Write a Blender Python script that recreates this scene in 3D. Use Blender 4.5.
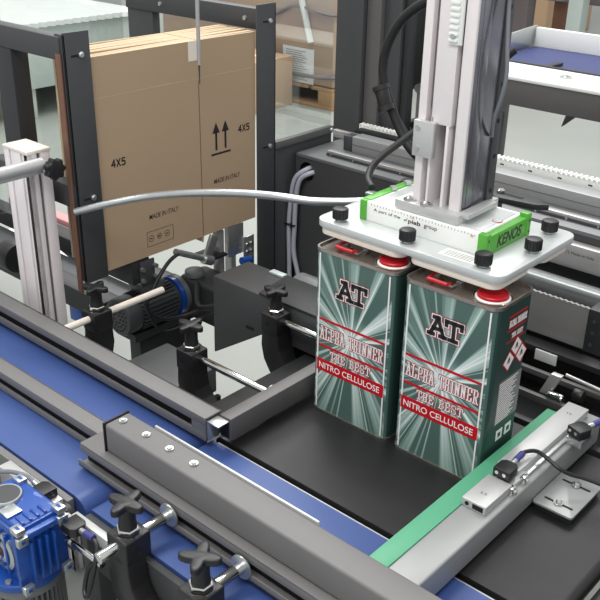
import bpy, bmesh, math, random
from mathutils import Vector, Matrix
random.seed(7)
PI = math.pi
SC = bpy.context.scene
COL = SC.collection
for o in list(bpy.data.objects): bpy.data.objects.remove(o)

# ------------------------------------------------------------------ camera
cam_d = bpy.data.cameras.new('camera'); cam = bpy.data.objects.new('camera', cam_d); COL.objects.link(cam)
cam_d.sensor_width = 36; cam_d.lens = 905.125 / 600 * 36; cam_d.clip_end = 60; cam_d.clip_start = .02
CR = [[0.7460139, -0.3019781, 0.5935254], [0.6657321, 0.3164515, -0.6757656], [0.0162445, 0.8992595, 0.4371138]]
CP = (0.874987, -1.037537, 0.868290)
M4 = Matrix(CR).to_4x4(); M4.translation = CP
cam.matrix_world = M4
SC.camera = cam

# ------------------------------------------------------------------ light
SC.view_settings.view_transform = 'Standard'; SC.view_settings.look = 'None'
SC.view_settings.gamma = 1; SC.view_settings.use_curve_mapping = False
SC.view_settings.exposure = 0.0
w = bpy.data.worlds.new('world'); SC.world = w; w.use_nodes = True
bg = w.node_tree.nodes['Background']; bg.inputs[0].default_value = (0.98, 0.99, 1.0, 1); bg.inputs[1].default_value = 0.72
def area(name, loc, size, size_y, power, col=(1, 1, 1), target=(0, 0, 0)):
    d = bpy.data.lights.new(name, 'AREA'); d.shape = 'RECTANGLE'; d.size = size; d.size_y = size_y; d.energy = power; d.color = col
    o = bpy.data.objects.new(name, d); COL.objects.link(o); o.location = loc
    o.rotation_euler = (Vector(target) - Vector(loc)).to_track_quat('-Z', 'Y').to_euler(); return o
area('hall_lamp', (-1.5, 1.0, 4.2), 5.0, .8, 170, (1, .98, .95), (-.5, .5, 0))
area('hall_lamp', (0.6, -1.9, 3.2), 2.5, .8, 70, (1, .98, .95), (0, 0, 0))
area('hall_lamp', (-4.0, 4.0, 4.5), 5.0, 1.2, 260, (1, .99, .97), (-4, 4, 0))

# ------------------------------------------------------------------ materials
def lin(c):
    c /= 255.; return c / 12.92 if c <= .04045 else ((c + .055) / 1.055) ** 2.4
def rgb(r, g, b): return (lin(r), lin(g), lin(b), 1)
def mat(name, col, rough=.5, metal=0, var=.08, scale=30, bump=0, bscale=200, stretch=(1, 1, 1), coat=0, spec=.5):
    m = bpy.data.materials.new(name); m.use_nodes = True; nt = m.node_tree; N = nt.nodes; L = nt.links
    b = N['Principled BSDF']; b.inputs['Roughness'].default_value = rough; b.inputs['Metallic'].default_value = metal
    b.inputs['Coat Weight'].default_value = coat; b.inputs['Specular IOR Level'].default_value = spec
    tc = N.new('ShaderNodeTexCoord'); mp = N.new('ShaderNodeMapping'); mp.inputs['Scale'].default_value = stretch
    L.new(tc.outputs['Object'], mp.inputs[0])
    nz = N.new('ShaderNodeTexNoise'); nz.inputs['Scale'].default_value = scale; nz.inputs['Detail'].default_value = 5
    L.new(mp.outputs[0], nz.inputs[0])
    cr = N.new('ShaderNodeMix'); cr.data_type = 'RGBA'
    c = rgb(*col)
    cr.inputs[6].default_value = tuple(max(0, x * (1 - var)) for x in c[:3]) + (1,)
    cr.inputs[7].default_value = tuple(min(1, x * (1 + var)) for x in c[:3]) + (1,)
    L.new(nz.outputs[0], cr.inputs[0]); L.new(cr.outputs[2], b.inputs['Base Color'])
    if bump:
        n2 = N.new('ShaderNodeTexNoise'); n2.inputs['Scale'].default_value = bscale; L.new(mp.outputs[0], n2.inputs[0])
        bp = N.new('ShaderNodeBump'); bp.inputs['Strength'].default_value = bump; bp.inputs['Distance'].default_value = .001
        L.new(n2.outputs[0], bp.inputs['Height']); L.new(bp.outputs[0], b.inputs['Normal'])
    return m
M = dict(
    floor=mat('concrete_floor', (158, 163, 158), .55, 0, .12, 1.6, .1, 40),
    greypaint=mat('grey_powder_coat', (110, 109, 109), .5, 0, .05, 40, .15, 900),
    midpaint=mat('mid_grey_powder_coat', (92, 90, 90), .45, 0, .05, 40, .1, 900),
    darkpaint=mat('dark_grey_powder_coat', (66, 67, 69), .5, 0, .06, 30, .15, 900),
    blackpaint=mat('near_black_powder_coat', (44, 45, 47), .5, 0, .08, 30, .1, 900),
    black=mat('black_plastic', (30, 30, 32), .42, 0, .1, 60, .1, 600),
    rubber=mat('black_rubber', (24, 24, 26), .5, 0, .1, 60),
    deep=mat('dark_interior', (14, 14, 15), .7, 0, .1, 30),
    belt=mat('black_conveyor_belt', (29, 29, 31), .40, 0, .35, 9, .25, 500, (1, 4, 1)),
    blue=mat('blue_conveyor_belt', (60, 84, 142), .42, 0, .06, 6, .06, 700),
    green=mat('green_plastic_strip', (86, 164, 128), .45, 0, .03, 20),
    alu=mat('satin_aluminium', (200, 201, 200), .42, .45, .04, 60, .05, 300, (1, 1, 12)),
    grbar=mat('grey_anodised_aluminium', (156, 158, 158), .42, .25, .04, 30, .05, 500),
    colalu=mat('pale_anodised_aluminium', (238, 231, 232), .38, .1, .03, 60),
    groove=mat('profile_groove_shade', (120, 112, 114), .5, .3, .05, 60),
    chrome=mat('polished_steel', (215, 215, 212), .14, 1, .03, 60),
    zinc=mat('zinc_plated_steel', (196, 200, 200), .3, .85, .1, 90, .1, 500),
    tinmetal=mat('tinplate', (182, 174, 166), .24, .85, .06, 20),
    white=mat('white_plastic', (238, 240, 236), .4, 0, .02, 20),
    cream=mat('cream_foam', (235, 226, 214), .7, 0, .03, 60, .2, 400),
    plate=mat('light_grey_plate', (205, 210, 209), .32, .3, .03, 8),
    kgreen=mat('bright_green_plastic', (84, 168, 56), .4, 0, .05, 30),
    red=mat('red_plastic', (186, 22, 36), .35, 0, .05, 60),
    redink=mat('red_print', (196, 14, 28), .4, 0, .03, 60),
    whiteink=mat('white_print', (244, 242, 240), .4, 0, .02, 60),
    blackink=mat('black_print', (38, 34, 34), .5, 0, .05, 60),
    greyink=mat('grey_print', (128, 130, 130), .5, 0, .05, 60),
    motorgrey=mat('motor_grey', (118, 120, 122), .45, .3, .08, 60, .2, 500),
    motordark=mat('motor_dark_grey', (72, 74, 77), .45, .2, .08, 60, .2, 500),
    mblue=mat('gearbox_blue', (18, 72, 156), .38, 0, .08, 30, .2, 500, coat=.3),
    film=mat('stretch_film', (232, 236, 234), .3, 0, .1, 8, .5, 30),
    wood=mat('pallet_wood', (172, 140, 104), .8, 0, .25, 30, .3, 60, (1, 6, 1)),
    paper=mat('paper_sheet', (232, 234, 236), .7, 0, .05, 60),
    hose=mat('pale_hose', (176, 178, 190), .35, 0, .06, 60),
    greyhose=mat('grey_cable', (118, 122, 128), .4, 0, .06, 60),
    bluesteel=mat('blue_connector', (62, 64, 130), .4, 0, .1, 60),
    palegreen=mat('pale_green_frame', (190, 202, 198), .4, .1, .05, 20),
    pink=mat('pink_strip', (214, 150, 150), .5, 0, .05, 20),
    shinybar=mat('brushed_steel', (188, 186, 186), .34, .6, .08, 30, .1, 300, (1, 8, 8)),
    sideface=mat('dark_polished_aluminium', (138, 138, 146), .22, .9, .05, 30),
    brass=mat('bronze_brown', (120, 86, 70), .45, .3, .1, 60),
)
def carton_mat(name, col, sc=60):
    m = mat(name, col, .85, 0, .05, 4, .12, 350, (1, .2, 1)); return m
M['carton'] = carton_mat('corrugated_carton', (178, 154, 126))
M['carton2'] = carton_mat('carton_brown', (190, 160, 130))
M['cartonedge'] = mat('carton_cut_edge', (196, 176, 146), .9, 0, .25, 60, .4, 300, (1, .05, 1))
M['wrapped'] = mat('film_wrapped_carton', (176, 154, 134), .35, 0, .12, 5, .4, 22, (1, 1, 4), coat=.4)
def glass():
    m = bpy.data.materials.new('clear_guard_panel'); m.use_nodes = True; nt = m.node_tree; N = nt.nodes; L = nt.links
    for n in list(N): N.remove(n)
    out = N.new('ShaderNodeOutputMaterial'); t = N.new('ShaderNodeBsdfTransparent'); t.inputs[0].default_value = (.93, .95, .94, 1)
    g = N.new('ShaderNodeBsdfGlossy'); g.inputs['Roughness'].default_value = .03; mx = N.new('ShaderNodeMixShader')
    lw = N.new('ShaderNodeLayerWeight'); lw.inputs[0].default_value = .25
    ml = N.new('ShaderNodeMath'); ml.operation = 'MULTIPLY_ADD'; ml.inputs[1].default_value = .35; ml.inputs[2].default_value = .05
    L.new(lw.outputs['Facing'], ml.inputs[0]); L.new(ml.outputs[0], mx.inputs[0]); L.new(t.outputs[0], mx.inputs[1]); L.new(g.outputs[0], mx.inputs[2]); L.new(mx.outputs[0], out.inputs[0])
    return m
M['glass'] = glass()
def tin_mat():
    # printed sunburst artwork: rays leave one point of the front face (object space: x across, z up)
    m = bpy.data.materials.new('printed_green_tin'); m.use_nodes = True; nt = m.node_tree; N = nt.nodes; L = nt.links
    b = N['Principled BSDF']; b.inputs['Roughness'].default_value = .35; b.inputs['Metallic'].default_value = .0; b.inputs['Coat Weight'].default_value = .2
    def n(t, **k):
        x = N.new(t)
        for a, v in k.items(): setattr(x, a, v)
        return x
    def mt(op, a, bb=None, c=None):
        x = n('ShaderNodeMath', operation=op)
        for i, v in enumerate((a, bb, c)):
            if v is None: continue
            if isinstance(v, (int, float)): x.inputs[i].default_value = v
            else: L.new(v, x.inputs[i])
        return x.outputs[0]
    tc = n('ShaderNodeTexCoord'); sp = n('ShaderNodeSeparateXYZ'); L.new(tc.outputs['Object'], sp.inputs[0])
    dx = mt('SUBTRACT', sp.outputs[0], .0835); dz = mt('SUBTRACT', sp.outputs[2], .158)
    ang = mt('ARCTAN2', dx, dz); r = mt('SQRT', mt('ADD', mt('MULTIPLY', dx, dx), mt('MULTIPLY', dz, dz)))
    sa = mt('SINE', ang); ca = mt('COSINE', ang)
    cb = n('ShaderNodeCombineXYZ'); L.new(sa, cb.inputs[0]); L.new(ca, cb.inputs[1])
    def noise(scale, det):
        z = n('ShaderNodeTexNoise'); z.inputs['Scale'].default_value = scale; z.inputs['Detail'].default_value = det; L.new(cb.outputs[0], z.inputs[0]); return z.outputs[0]
    a1 = noise(7.5, 3)
    ray = n('ShaderNodeMapRange'); ray.inputs[1].default_value = .47; ray.inputs[2].default_value = .72; L.new(a1, ray.inputs[0])
    a2 = noise(17, 2)
    r2 = n('ShaderNodeMapRange'); r2.inputs[1].default_value = .60; r2.inputs[2].default_value = .70; L.new(a2, r2.inputs[0])
    fall = n('ShaderNodeMapRange'); fall.inputs[1].default_value = .0; fall.inputs[2].default_value = .19; fall.inputs[3].default_value = 1.6; fall.inputs[4].default_value = .35; L.new(r, fall.inputs[0])
    core = n('ShaderNodeMapRange'); core.inputs[1].default_value = .0; core.inputs[2].default_value = .06; core.inputs[3].default_value = .95; core.inputs[4].default_value = 0; L.new(r, core.inputs[0])
    v = mt('MULTIPLY', mt('ADD', ray.outputs[0], mt('MULTIPLY', r2.outputs[0], .8)), fall.outputs[0])
    v = mt('MINIMUM', mt('ADD', v, mt('MULTIPLY', core.outputs[0], core.outputs[0])), 1.0)
    # only the front print carries the sunburst
    gn = n('ShaderNodeNewGeometry'); fr = mt('LESS_THAN', sp.outputs[1], .003)
    v = mt('MULTIPLY', v, fr)
    cr = n('ShaderNodeValToRGB'); L.new(v, cr.inputs[0]); e = cr.color_ramp.elements
    e[0].position = 0; e[0].color = rgb(78, 104, 97); e[1].position = 1; e[1].color = rgb(240, 248, 244)
    k = e.new(.3); k.color = rgb(142, 170, 161)
    L.new(cr.outputs[0], b.inputs['Base Color']); return m
M['tin'] = tin_mat()
M['tinside'] = mat('dark_green_print', (52, 78, 72), .32, .25, .1, 10)

# ------------------------------------------------------------------ helpers
def tag(o, label=None, cat=None, group=None, kind=None):
    if label: o['label'] = label
    if cat: o['category'] = cat
    if group: o['group'] = group
    if kind: o['kind'] = kind
    return o
def basis(d):
    d = Vector(d).normalized(); up = Vector((0, 0, 1)) if abs(d.z) < .95 else Vector((1, 0, 0))
    a = d.cross(up).normalized(); b = d.cross(a).normalized(); return a, b, d
class MB:
    def __init__(s): s.bm = bmesh.new()
    def _merge(s, t, mw=None):
        if mw is not None: bmesh.ops.transform(t, matrix=mw, verts=t.verts)
        me = bpy.data.meshes.new('tmp'); t.to_mesh(me); t.free(); s.bm.from_mesh(me); bpy.data.meshes.remove(me); return s
    def box(s, x0, x1, y0, y1, z0, z1, bev=.0015, seg=2, rot=None, vert=False):
        t = bmesh.new(); bmesh.ops.create_cube(t, size=1)
        for v in t.verts:
            v.co.x *= (x1 - x0); v.co.y *= (y1 - y0); v.co.z *= (z1 - z0)
        if vert:
            ed = [e for e in t.edges if abs(e.verts[0].co.z - e.verts[1].co.z) > 1e-5]
            bmesh.ops.bevel(t, geom=ed, offset=bev, segments=5, profile=.5, affect='EDGES')
        else:
            bv = min(bev, .45 * min(x1 - x0, y1 - y0, z1 - z0))
            if bv > 0: bmesh.ops.bevel(t, geom=t.edges[:], offset=bv, segments=seg, profile=.5, affect='EDGES')
        c = Vector(((x0 + x1) / 2, (y0 + y1) / 2, (z0 + z1) / 2))
        mw = Matrix.Translation(c)
        if rot: mw = mw @ rot.to_4x4()
        return s._merge(t, mw)
    def cyl(s, p0, p1, r, r2=None, n=24, bev=0):
        p0 = Vector(p0); p1 = Vector(p1); d = p1 - p0; r2 = r if r2 is None else r2
        a, b, k = basis(d); t = bmesh.new()
        bmesh.ops.create_cone(t, cap_ends=True, segments=n, radius1=r, radius2=r2, depth=d.length)
        if bev:
            ed = [e for e in t.edges if abs(abs(e.verts[0].co.z) - d.length / 2) < 1e-6 and abs(e.verts[0].co.z - e.verts[1].co.z) < 1e-6]
            bmesh.ops.bevel(t, geom=ed, offset=bev, segments=2, profile=.5, affect='EDGES')
        mw = Matrix((a, -b, k)).transposed().to_4x4()
        if mw.determinant() < 0: mw = Matrix((a, b, k)).transposed().to_4x4()
        mw.translation = (p0 + p1) / 2
        return s._merge(t, mw)
    def tube(s, pts, r, n=10, smooth=True):
        P = [Vector(p) for p in pts]
        if smooth and len(P) > 2:
            Q = []
            for i in range(len(P) - 1):
                p0 = P[max(i - 1, 0)]; p1 = P[i]; p2 = P[i + 1]; p3 = P[min(i + 2, len(P) - 1)]
                for k in range(6):
                    u = k / 6; Q.append(.5 * ((2 * p1) + (-p0 + p2) * u + (2 * p0 - 5 * p1 + 4 * p2 - p3) * u * u + (-p0 + 3 * p1 - 3 * p2 + p3) * u ** 3))
            Q.append(P[-1]); P = Q
        rings = []; a = None
        for i, p in enumerate(P):
            d = (P[min(i + 1, len(P) - 1)] - P[max(i - 1, 0)]).normalized()
            if a is None: a = basis(d)[0]
            a = (a - d * a.dot(d)).normalized(); b = d.cross(a)
            rings.append([s.bm.verts.new(p + (a * math.cos(2 * PI * k / n) + b * math.sin(2 * PI * k / n)) * r) for k in range(n)])
        for i in range(len(rings) - 1):
            for k in range(n): s.bm.faces.new((rings[i][k], rings[i][(k + 1) % n], rings[i + 1][(k + 1) % n], rings[i + 1][k]))
        s.bm.faces.new(rings[0][::-1]); s.bm.faces.new(rings[-1]); return s
    def prism(s, poly, o, u, v, k, depth, bev=0, holes=None):
        """poly in (u,v) plane at origin o, extruded depth along k"""
        o = Vector(o); u = Vector(u); v = Vector(v); k = Vector(k); t = bmesh.new()
        vs = [t.verts.new(o + u * a + v * b) for a, b in poly]; f = t.faces.new(vs)
        r = bmesh.ops.extrude_face_region(t, geom=[f]); nv = [x for x in r['geom'] if isinstance(x, bmesh.types.BMVert)]
        bmesh.ops.translate(t, vec=k * depth, verts=nv)
        if bev: bmesh.ops.bevel(t, geom=t.edges[:], offset=bev, segments=2, profile=.5, affect='EDGES')
        bmesh.ops.recalc_face_normals(t, faces=t.faces)
        return s._merge(t)
    def face(s, pts):
        s.bm.faces.new([s.bm.verts.new(p) for p in pts]); return s
    def lathe(s, prof, o, n=32, axis=(0, 0, 1)):
        a, b, k = basis(axis); o = Vector(o); R_ = []
        for r, h in prof:
            R_.append([s.bm.verts.new(o + k * h + (a * math.cos(2 * PI * i / n) + b * math.sin(2 * PI * i / n)) * max(r, 1e-5)) for i in range(n)])
        for i in range(len(R_) - 1):
            for j in range(n): s.bm.faces.new((R_[i][j], R_[i][(j + 1) % n], R_[i + 1][(j + 1) % n], R_[i + 1][j]))
        return s
    def build(s, name, m, parent=None, org=None, sharp=35, flat=False):
        bm = s.bm
        bmesh.ops.recalc_face_normals(bm, faces=bm.faces)
        for f in bm.faces: f.smooth = not flat
        for e in bm.edges:
            if len(e.link_faces) == 2 and e.calc_face_angle(0) > math.radians(sharp): e.smooth = False
        if parent is not None:
            q = parent; org = Vector(parent['_o'])
        elif org is None:
            xs = [v.co for v in bm.verts]
            mn = Vector((min(c.x for c in xs), min(c.y for c in xs), min(c.z for c in xs))); mx = Vector((max(c.x for c in xs), max(c.y for c in xs), 0))
            org = Vector(((mn.x + mx.x) / 2, (mn.y + mx.y) / 2, mn.z))
        org = Vector(org)
        bmesh.ops.translate(bm, vec=-org, verts=bm.verts)
        me = bpy.data.meshes.new(name); bm.to_mesh(me); bm.free()
        me.materials.append(M[m] if isinstance(m, str) else m)
        o = bpy.data.objects.new(name, me); COL.objects.link(o); o['_o'] = tuple(org)
        if parent is not None: o.parent = parent
        else: o.location = org
        return o
def thing(name, loc, label, cat, group=None, kind=None):
    o = bpy.data.objects.new(name, None); COL.objects.link(o); o.location = loc; o.empty_display_size = .02; o['_o'] = tuple(loc)
    return tag(o, label, cat, group, kind)
def copy_tree(o, parent=None):
    c = o.copy(); COL.objects.link(c)
    if parent is not None: c.parent = parent
    for ch in list(o.children): copy_tree(ch, c)
    return c
def text(name, s, org, u, v, width, height, m, parent, bold=0.0, thick=.0002, extra=0.0, shear=0.0):
    """real lettering: centred on org, spanning width x height in the u,v directions"""
    cu = bpy.data.curves.new('t', 'FONT'); cu.body = s; cu.align_x = 'CENTER'; cu.align_y = 'CENTER'; cu.offset = bold; cu.shear = shear; cu.extrude = 0
    to = bpy.data.objects.new('t', cu); COL.objects.link(to); bpy.context.view_layer.update()
    dg = bpy.context.evaluated_depsgraph_get(); me = bpy.data.meshes.new_from_object(to.evaluated_get(dg))
    bpy.data.objects.remove(to); bpy.data.curves.remove(cu)
    bm = bmesh.new(); bm.from_mesh(me); bpy.data.meshes.remove(me)
    xs = [p.co.x for p in bm.verts]; ys = [p.co.y for p in bm.verts]
    cx, cy = (min(xs) + max(xs)) / 2, (min(ys) + max(ys)) / 2; sx = width / (max(xs) - min(xs)); sy = height / (max(ys) - min(ys))
    u = Vector(u); v = Vector(v); k = u.cross(v); org = Vector(org)
    for p in bm.verts: p.co = org + u * ((p.co.x - cx) * sx) + v * ((p.co.y - cy) * sy) + k * thick
    mb = MB(); mb.bm.free(); mb.bm = bm
    return mb.build(name, m, parent, flat=True)
SLAB = {
 'A': [[(.08, 0), (.5, 1), (.92, 0)], [(.25, .36), (.75, .36)], [(-.04, 0), (.26, 0)], [(.7, 0), (1.04, 0)], [(.25, 1), (.55, 1)]],
 'T': [[(.5, 0), (.5, 1)], [(.02, .78), (.02, 1), (.98, 1), (.98, .78)], [(.28, 0), (.72, 0)]],
 'L': [[(.25, 0), (.25, 1)], [(.05, 1), (.5, 1)], [(.05, 0), (.95, 0), (.95, .28)]],
 'P': [[(.25, 0), (.25, 1)], [(.05, 1), (.75, 1), (.95, .86), (.95, .62), (.75, .48), (.25, .48)], [(.05, 0), (.5, 0)]],
 'H': [[(.2, 0), (.2, 1)], [(.8, 0), (.8, 1)], [(.2, .5), (.8, .5)], [(0, 0), (.38, 0)], [(.62, 0), (1, 0)], [(0, 1), (.38, 1)], [(.62, 1), (1, 1)]],
 'I': [[(.5, 0), (.5, 1)], [(.25, 0), (.75, 0)], [(.25, 1), (.75, 1)]],
 'N': [[(.2, 0), (.2, 1), (.8, 0), (.8, 1)], [(0, 0), (.4, 0)], [(0, 1), (.25, 1)], [(.6, 1), (1, 1)]],
 'E': [[(.22, 0), (.22, 1)], [(.03, 1), (.92, 1), (.92, .75)], [(.03, 0), (.92, 0), (.92, .25)], [(.22, .5), (.65, .5)]],
 'R': [[(.22, 0), (.22, 1)], [(.03, 1), (.72, 1), (.9, .86), (.9, .64), (.72, .5), (.22, .5)], [(.55, .5), (.85, 0), (1.02, 0)], [(.03, 0), (.42, 0)]],
 'B': [[(.22, 0), (.22, 1)], [(.03, 1), (.7, 1), (.86, .87), (.86, .65), (.7, .53), (.22, .53)], [(.7, .53), (.92, .4), (.92, .14), (.74, 0), (.03, 0)]],
 'S': [[(.9, .72), (.9, .88), (.7, 1), (.3, 1), (.1, .88), (.1, .64), (.3, .53), (.7, .47), (.9, .36), (.9, .12), (.7, 0), (.3, 0), (.1, .12), (.1, .28)]],
 '4': [[(.7, 0), (.7, 1), (.05, .3), (.95, .3)]], 'X': [[(.1, 0), (.9, 1)], [(.1, 1), (.9, 0)]],
 '5': [[(.85, 1), (.2, 1), (.15, .55), (.6, .6), (.88, .45), (.88, .15), (.6, 0), (.1, .05)]],
}
def slab(name, s, org, u, v, width, height, lw, m, parent, lift=.0002, gap=.28, arch=0.0):
    u = Vector(u); v = Vector(v); k = u.cross(v); org = Vector(org); mb = MB()
    total = sum(.6 if c == ' ' else (.6 if c == 'I' else 1) for c in s) + gap * (len(s) - 1); sx = width / total; x = 0
    for c in s:
        wch = .6 if c in ' I' else 1.
        if c != ' ':
            for st in SLAB[c]:
                P = [(((x + (a - (.2 if c == 'I' else 0))) * sx - width / 2), (b - .5) * height + arch * abs((x + a) * sx - width / 2) / width) for a, b in st]
                for (a, b), (a2, b2) in zip(P, P[1:]):
                    d = Vector((a2 - a, b2 - b)); 
                    if d.length < 1e-7: continue
                    d.normalize(); n_ = Vector((-d.y, d.x)) * lw / 2; e = d * lw / 2
                    q = [(a - e.x + n_.x, b - e.y + n_.y), (a2 + e.x + n_.x, b2 + e.y + n_.y), (a2 + e.x - n_.x, b2 + e.y - n_.y), (a - e.x - n_.x, b - e.y - n_.y)]
                    mb.face([org + u * p[0] + v * p[1] + k * lift for p in q])
        x += wch + gap
    return mb.build(name, m, parent, flat=True)
X, Y, Z = (1, 0, 0), (0, 1, 0), (0, 0, 1)
def rrect(x0, x1, y0, y1, r, n=6):
    P = []
    for cx, cy, a0 in ((x1 - r, y1 - r, 0), (x0 + r, y1 - r, 90), (x0 + r, y0 + r, 180), (x1 - r, y0 + r, 270)):
        for i in range(n + 1):
            a = math.radians(a0 + 90 * i / n); P.append((cx + r * math.cos(a), cy + r * math.sin(a)))
    return P
def slotted_rail(mb, x0, x1, y0, y1, z0, z1, sx0, sx1, sz0, sz1, t=.004):
    """channel along X whose -Y face carries a long slot"""
    mb.box(x0, x1, y0, y1, z1 - t, z1, .0012)          # top
    mb.box(x0, x1, y0, y1, z0, z0 + t, .001)           # bottom
    mb.box(x0, x1, y1 - t, y1, z0, z1, .001)           # back
    mb.box(x0, x1, y0 - .0005, y0 + t, sz1, z1 + .0003, .0008); mb.box(x0, x1, y0 - .0005, y0 + t, z0 - .0003, sz0, .0008)
    if sx0 > x0: mb.box(x0, sx0, y0 - .0005, y0 + t, sz0, sz1, 0)
    if sx1 < x1: mb.box(sx1, x1, y0 - .0005, y0 + t, sz0, sz1, 0)
    return mb

# ================================================================== SETTING
fl = MB().box(-14, 6, -4, 16, -.74, -.70, 0).build('floor', 'floor'); tag(fl, kind='structure')

# ================================================================== CONVEYORS
FZ = -.70
def flat_belt(mb, x0, x1, y0, y1, z, r):
    prof = [(x0 + r, z)] + [(x0 + r - r * math.sin(a), z - r + r * math.cos(a)) for a in [PI * i / 12 for i in range(13)]] + [(x1 - r, z - 2 * r)] + [(x1 - r + r * math.sin(a), z - r - r * math.cos(a)) for a in [PI * i / 12 for i in range(13)]]
    return mb.prism(prof, (0, y0, 0), X, Z, Y, y1 - y0)
c1 = thing('blue_belt_conveyor', (-1.0, -.31, FZ), 'wide blue belt conveyor from the left edge, ending in a roller beside the blue gearbox', 'conveyor')
flat_belt(MB(), -2.2, -.072, -.434, -.186, 0, .030).build('belt', 'blue', c1)
mb = MB(); mb.box(-2.2, -.10, -.448, -.436, -.10, -.003, .002); mb.box(-2.2, -.225, -.452, -.4485, -.13, .0, .001); mb.build('side_frame', 'greypaint', c1)
MB().box(-2.2, -.10, -.184, -.172, -.10, -.003, .002).build('side_frame', 'darkpaint', c1)
MB().cyl((-.102, -.448, -.032), (-.102, -.458, -.032), .027).cyl((-.102, -.458, -.032), (-.102, -.462, -.032), .012).build('end_bearing', 'black', c1)
for x in (-.4, -1.5):
    for y in (-.41, -.21): MB().box(x - .025, x + .025, y - .02, y + .02, FZ, -.065, .003).build('leg', 'darkpaint', c1)
c2 = thing('blue_belt_conveyor', (.6, -.31, FZ), 'narrower blue belt conveyor running under the grey beam, beside the black belt', 'conveyor')
flat_belt(MB(), -.068, 2.2, -.434, -.188, -.004, .014).build('belt', 'blue', c2)
mb = MB(); mb.box(-.06, 2.2, -.448, -.436, -.10, -.008, .002); mb.build('side_frame', 'darkpaint', c2)
MB().box(-.05, 2.2, -.187, -.183, -.05, -.006, .001).build('edge_strip', 'alu', c2)
for x in (.3, 1.5):
    for y in (-.41, -.22): MB().box(x - .025, x + .025, y - .02, y + .02, FZ, -.034, .003).build('leg', 'darkpaint', c2)
# black belt table
c3 = thing('black_belt_conveyor', (.4, .05, FZ), 'black belt conveyor table carrying the two green tins', 'conveyor')
flat_belt(MB(), -.062, .560, -.178, .20, 0, .014).build('belt', 'belt', c3)
MB().box(-.05, .555, -.1825, -.179, -.05, -.010, .001).build('edge_strip', 'blackpaint', c3)
for x in (.0, .35):
    for y in (-.13, .15): MB().box(x - .025, x + .025, y - .02, y + .02, FZ, -.029, .003).build('leg', 'blackpaint', c3)
c4 = thing('black_belt_conveyor', (1.0, .05, FZ), 'black belt section in the lower right corner beyond the green edged bar', 'conveyor')
MB().box(.570, 2.0, -.180, -.171, -.05, -.004, .0015).build('edge_strip', 'midpaint', c4)
flat_belt(MB(), .568, 2.0, -.168, .20, 0, .014).build('belt', 'belt', c4)
for x in (.6, 1.5):
    for y in (-.13, .15): MB().box(x - .025, x + .025, y - .02, y + .02, FZ, -.029, .003).build('leg', 'blackpaint', c4)

# ---- guide rails over the belts
ra = thing('slotted_guide_rail', (-.4, -.2, .012), 'long grey guide rail with a slot along the far side of the wide blue belt', 'guide rail')
slotted_rail(MB(), -1.6, -.047, -.214, -.178, .012, .056, -.69, -.080, .026, .041).build('channel', 'greypaint', ra)
MB().box(-1.58, -.06, -.205, -.198, .02, .048, 0).build('channel_shade', 'deep', ra)  # near-black filler added for the shade seen through the slot
rb = thing('slotted_guide_rail', (-.6, -.33, .004), 'grey guide rail down the middle of the wide blue belt, ending at the bolted beam', 'guide rail')
slotted_rail(MB(), -1.6, -.135, -.346, -.316, .003, .043, -.52, -.14, .014, .028).build('channel', 'greypaint', rb)
MB().box(-1.58, -.14, -.338, -.331, .008, .038, 0).build('channel_shade', 'deep', rb)  # same dark filler, standing in for shade inside this rail
# grey beam with bolts
bm_ = thing('bolted_beam', (.2, -.35, .05), 'large grey box beam with a row of bolt heads, crossing the lower foreground above the belts', 'beam')
MB().box(-.097, 1.4, -.372, -.326, .051, .100, .004, 3).build('body', 'greypaint', bm_)
MB().box(-.1005, -.0972, -.3735, -.3245, .0495, .1015, .001).build('end_cap', 'rubber', bm_)
for bx in (-.082, -.028, .024, .076):
    m_ = MB().cyl((bx, -.348, .100), (bx, -.348, .1025), .0062, n=20).cyl((bx, -.348, .1025), (bx, -.348, .1045), .0040, n=6)
    m_.build('bolt_head', 'zinc', bm_)
MB().box(-.036, .288, -.3255, -.3220, .062, .1025, .0008).build('polished_strip', 'alu', bm_)
cr_ = thing('channel_rail', (.2, -.366, .008), 'grey open channel rail under the bolted beam, held by two polished rods', 'guide rail')
m_ = MB(); m_.box(-.147, 1.4, -.386, -.344, .046, .050, .0012); m_.box(-.150, 1.4, -.348, -.344, .008, .046, .001)
m_.box(-.150, 1.4, -.390, -.344, .008, .012, .0012); m_.box(-.147, 1.4, -.386, -.383, .034, .046, .001); m_.box(-.150, 1.4, -.390, -.387, .008, .020, .001)
m_.build('channel', 'greypaint', cr_)
MB().box(-.145, 1.39, -.375, -.352, .013, .0335, 0).build('channel_shade', 'deep', cr_)  # dark filler added as the shade inside the open channel

# cross bar (along Y) meeting the slotted rail
xb = thing('cross_guide_bar', (-.032, .05, .012), 'dark grey square tube running away from the guide rail end towards the left tin', 'guide rail')
MB().box(-.043, -.017, -.186, .46, .012, .054, .0025).build('tube', 'midpaint', xb)
MB().box(-.039, -.021, -.1872, -.1862, .016, .050, .0005).build('end_opening', 'deep', xb)
MB().box(-.046, -.019, -.212, -.188, .048, .051, .0005).box(-.046, -.043, -.212, -.188, .014, .05, .0005).build('corner_joint', 'zinc', xb)

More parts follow.
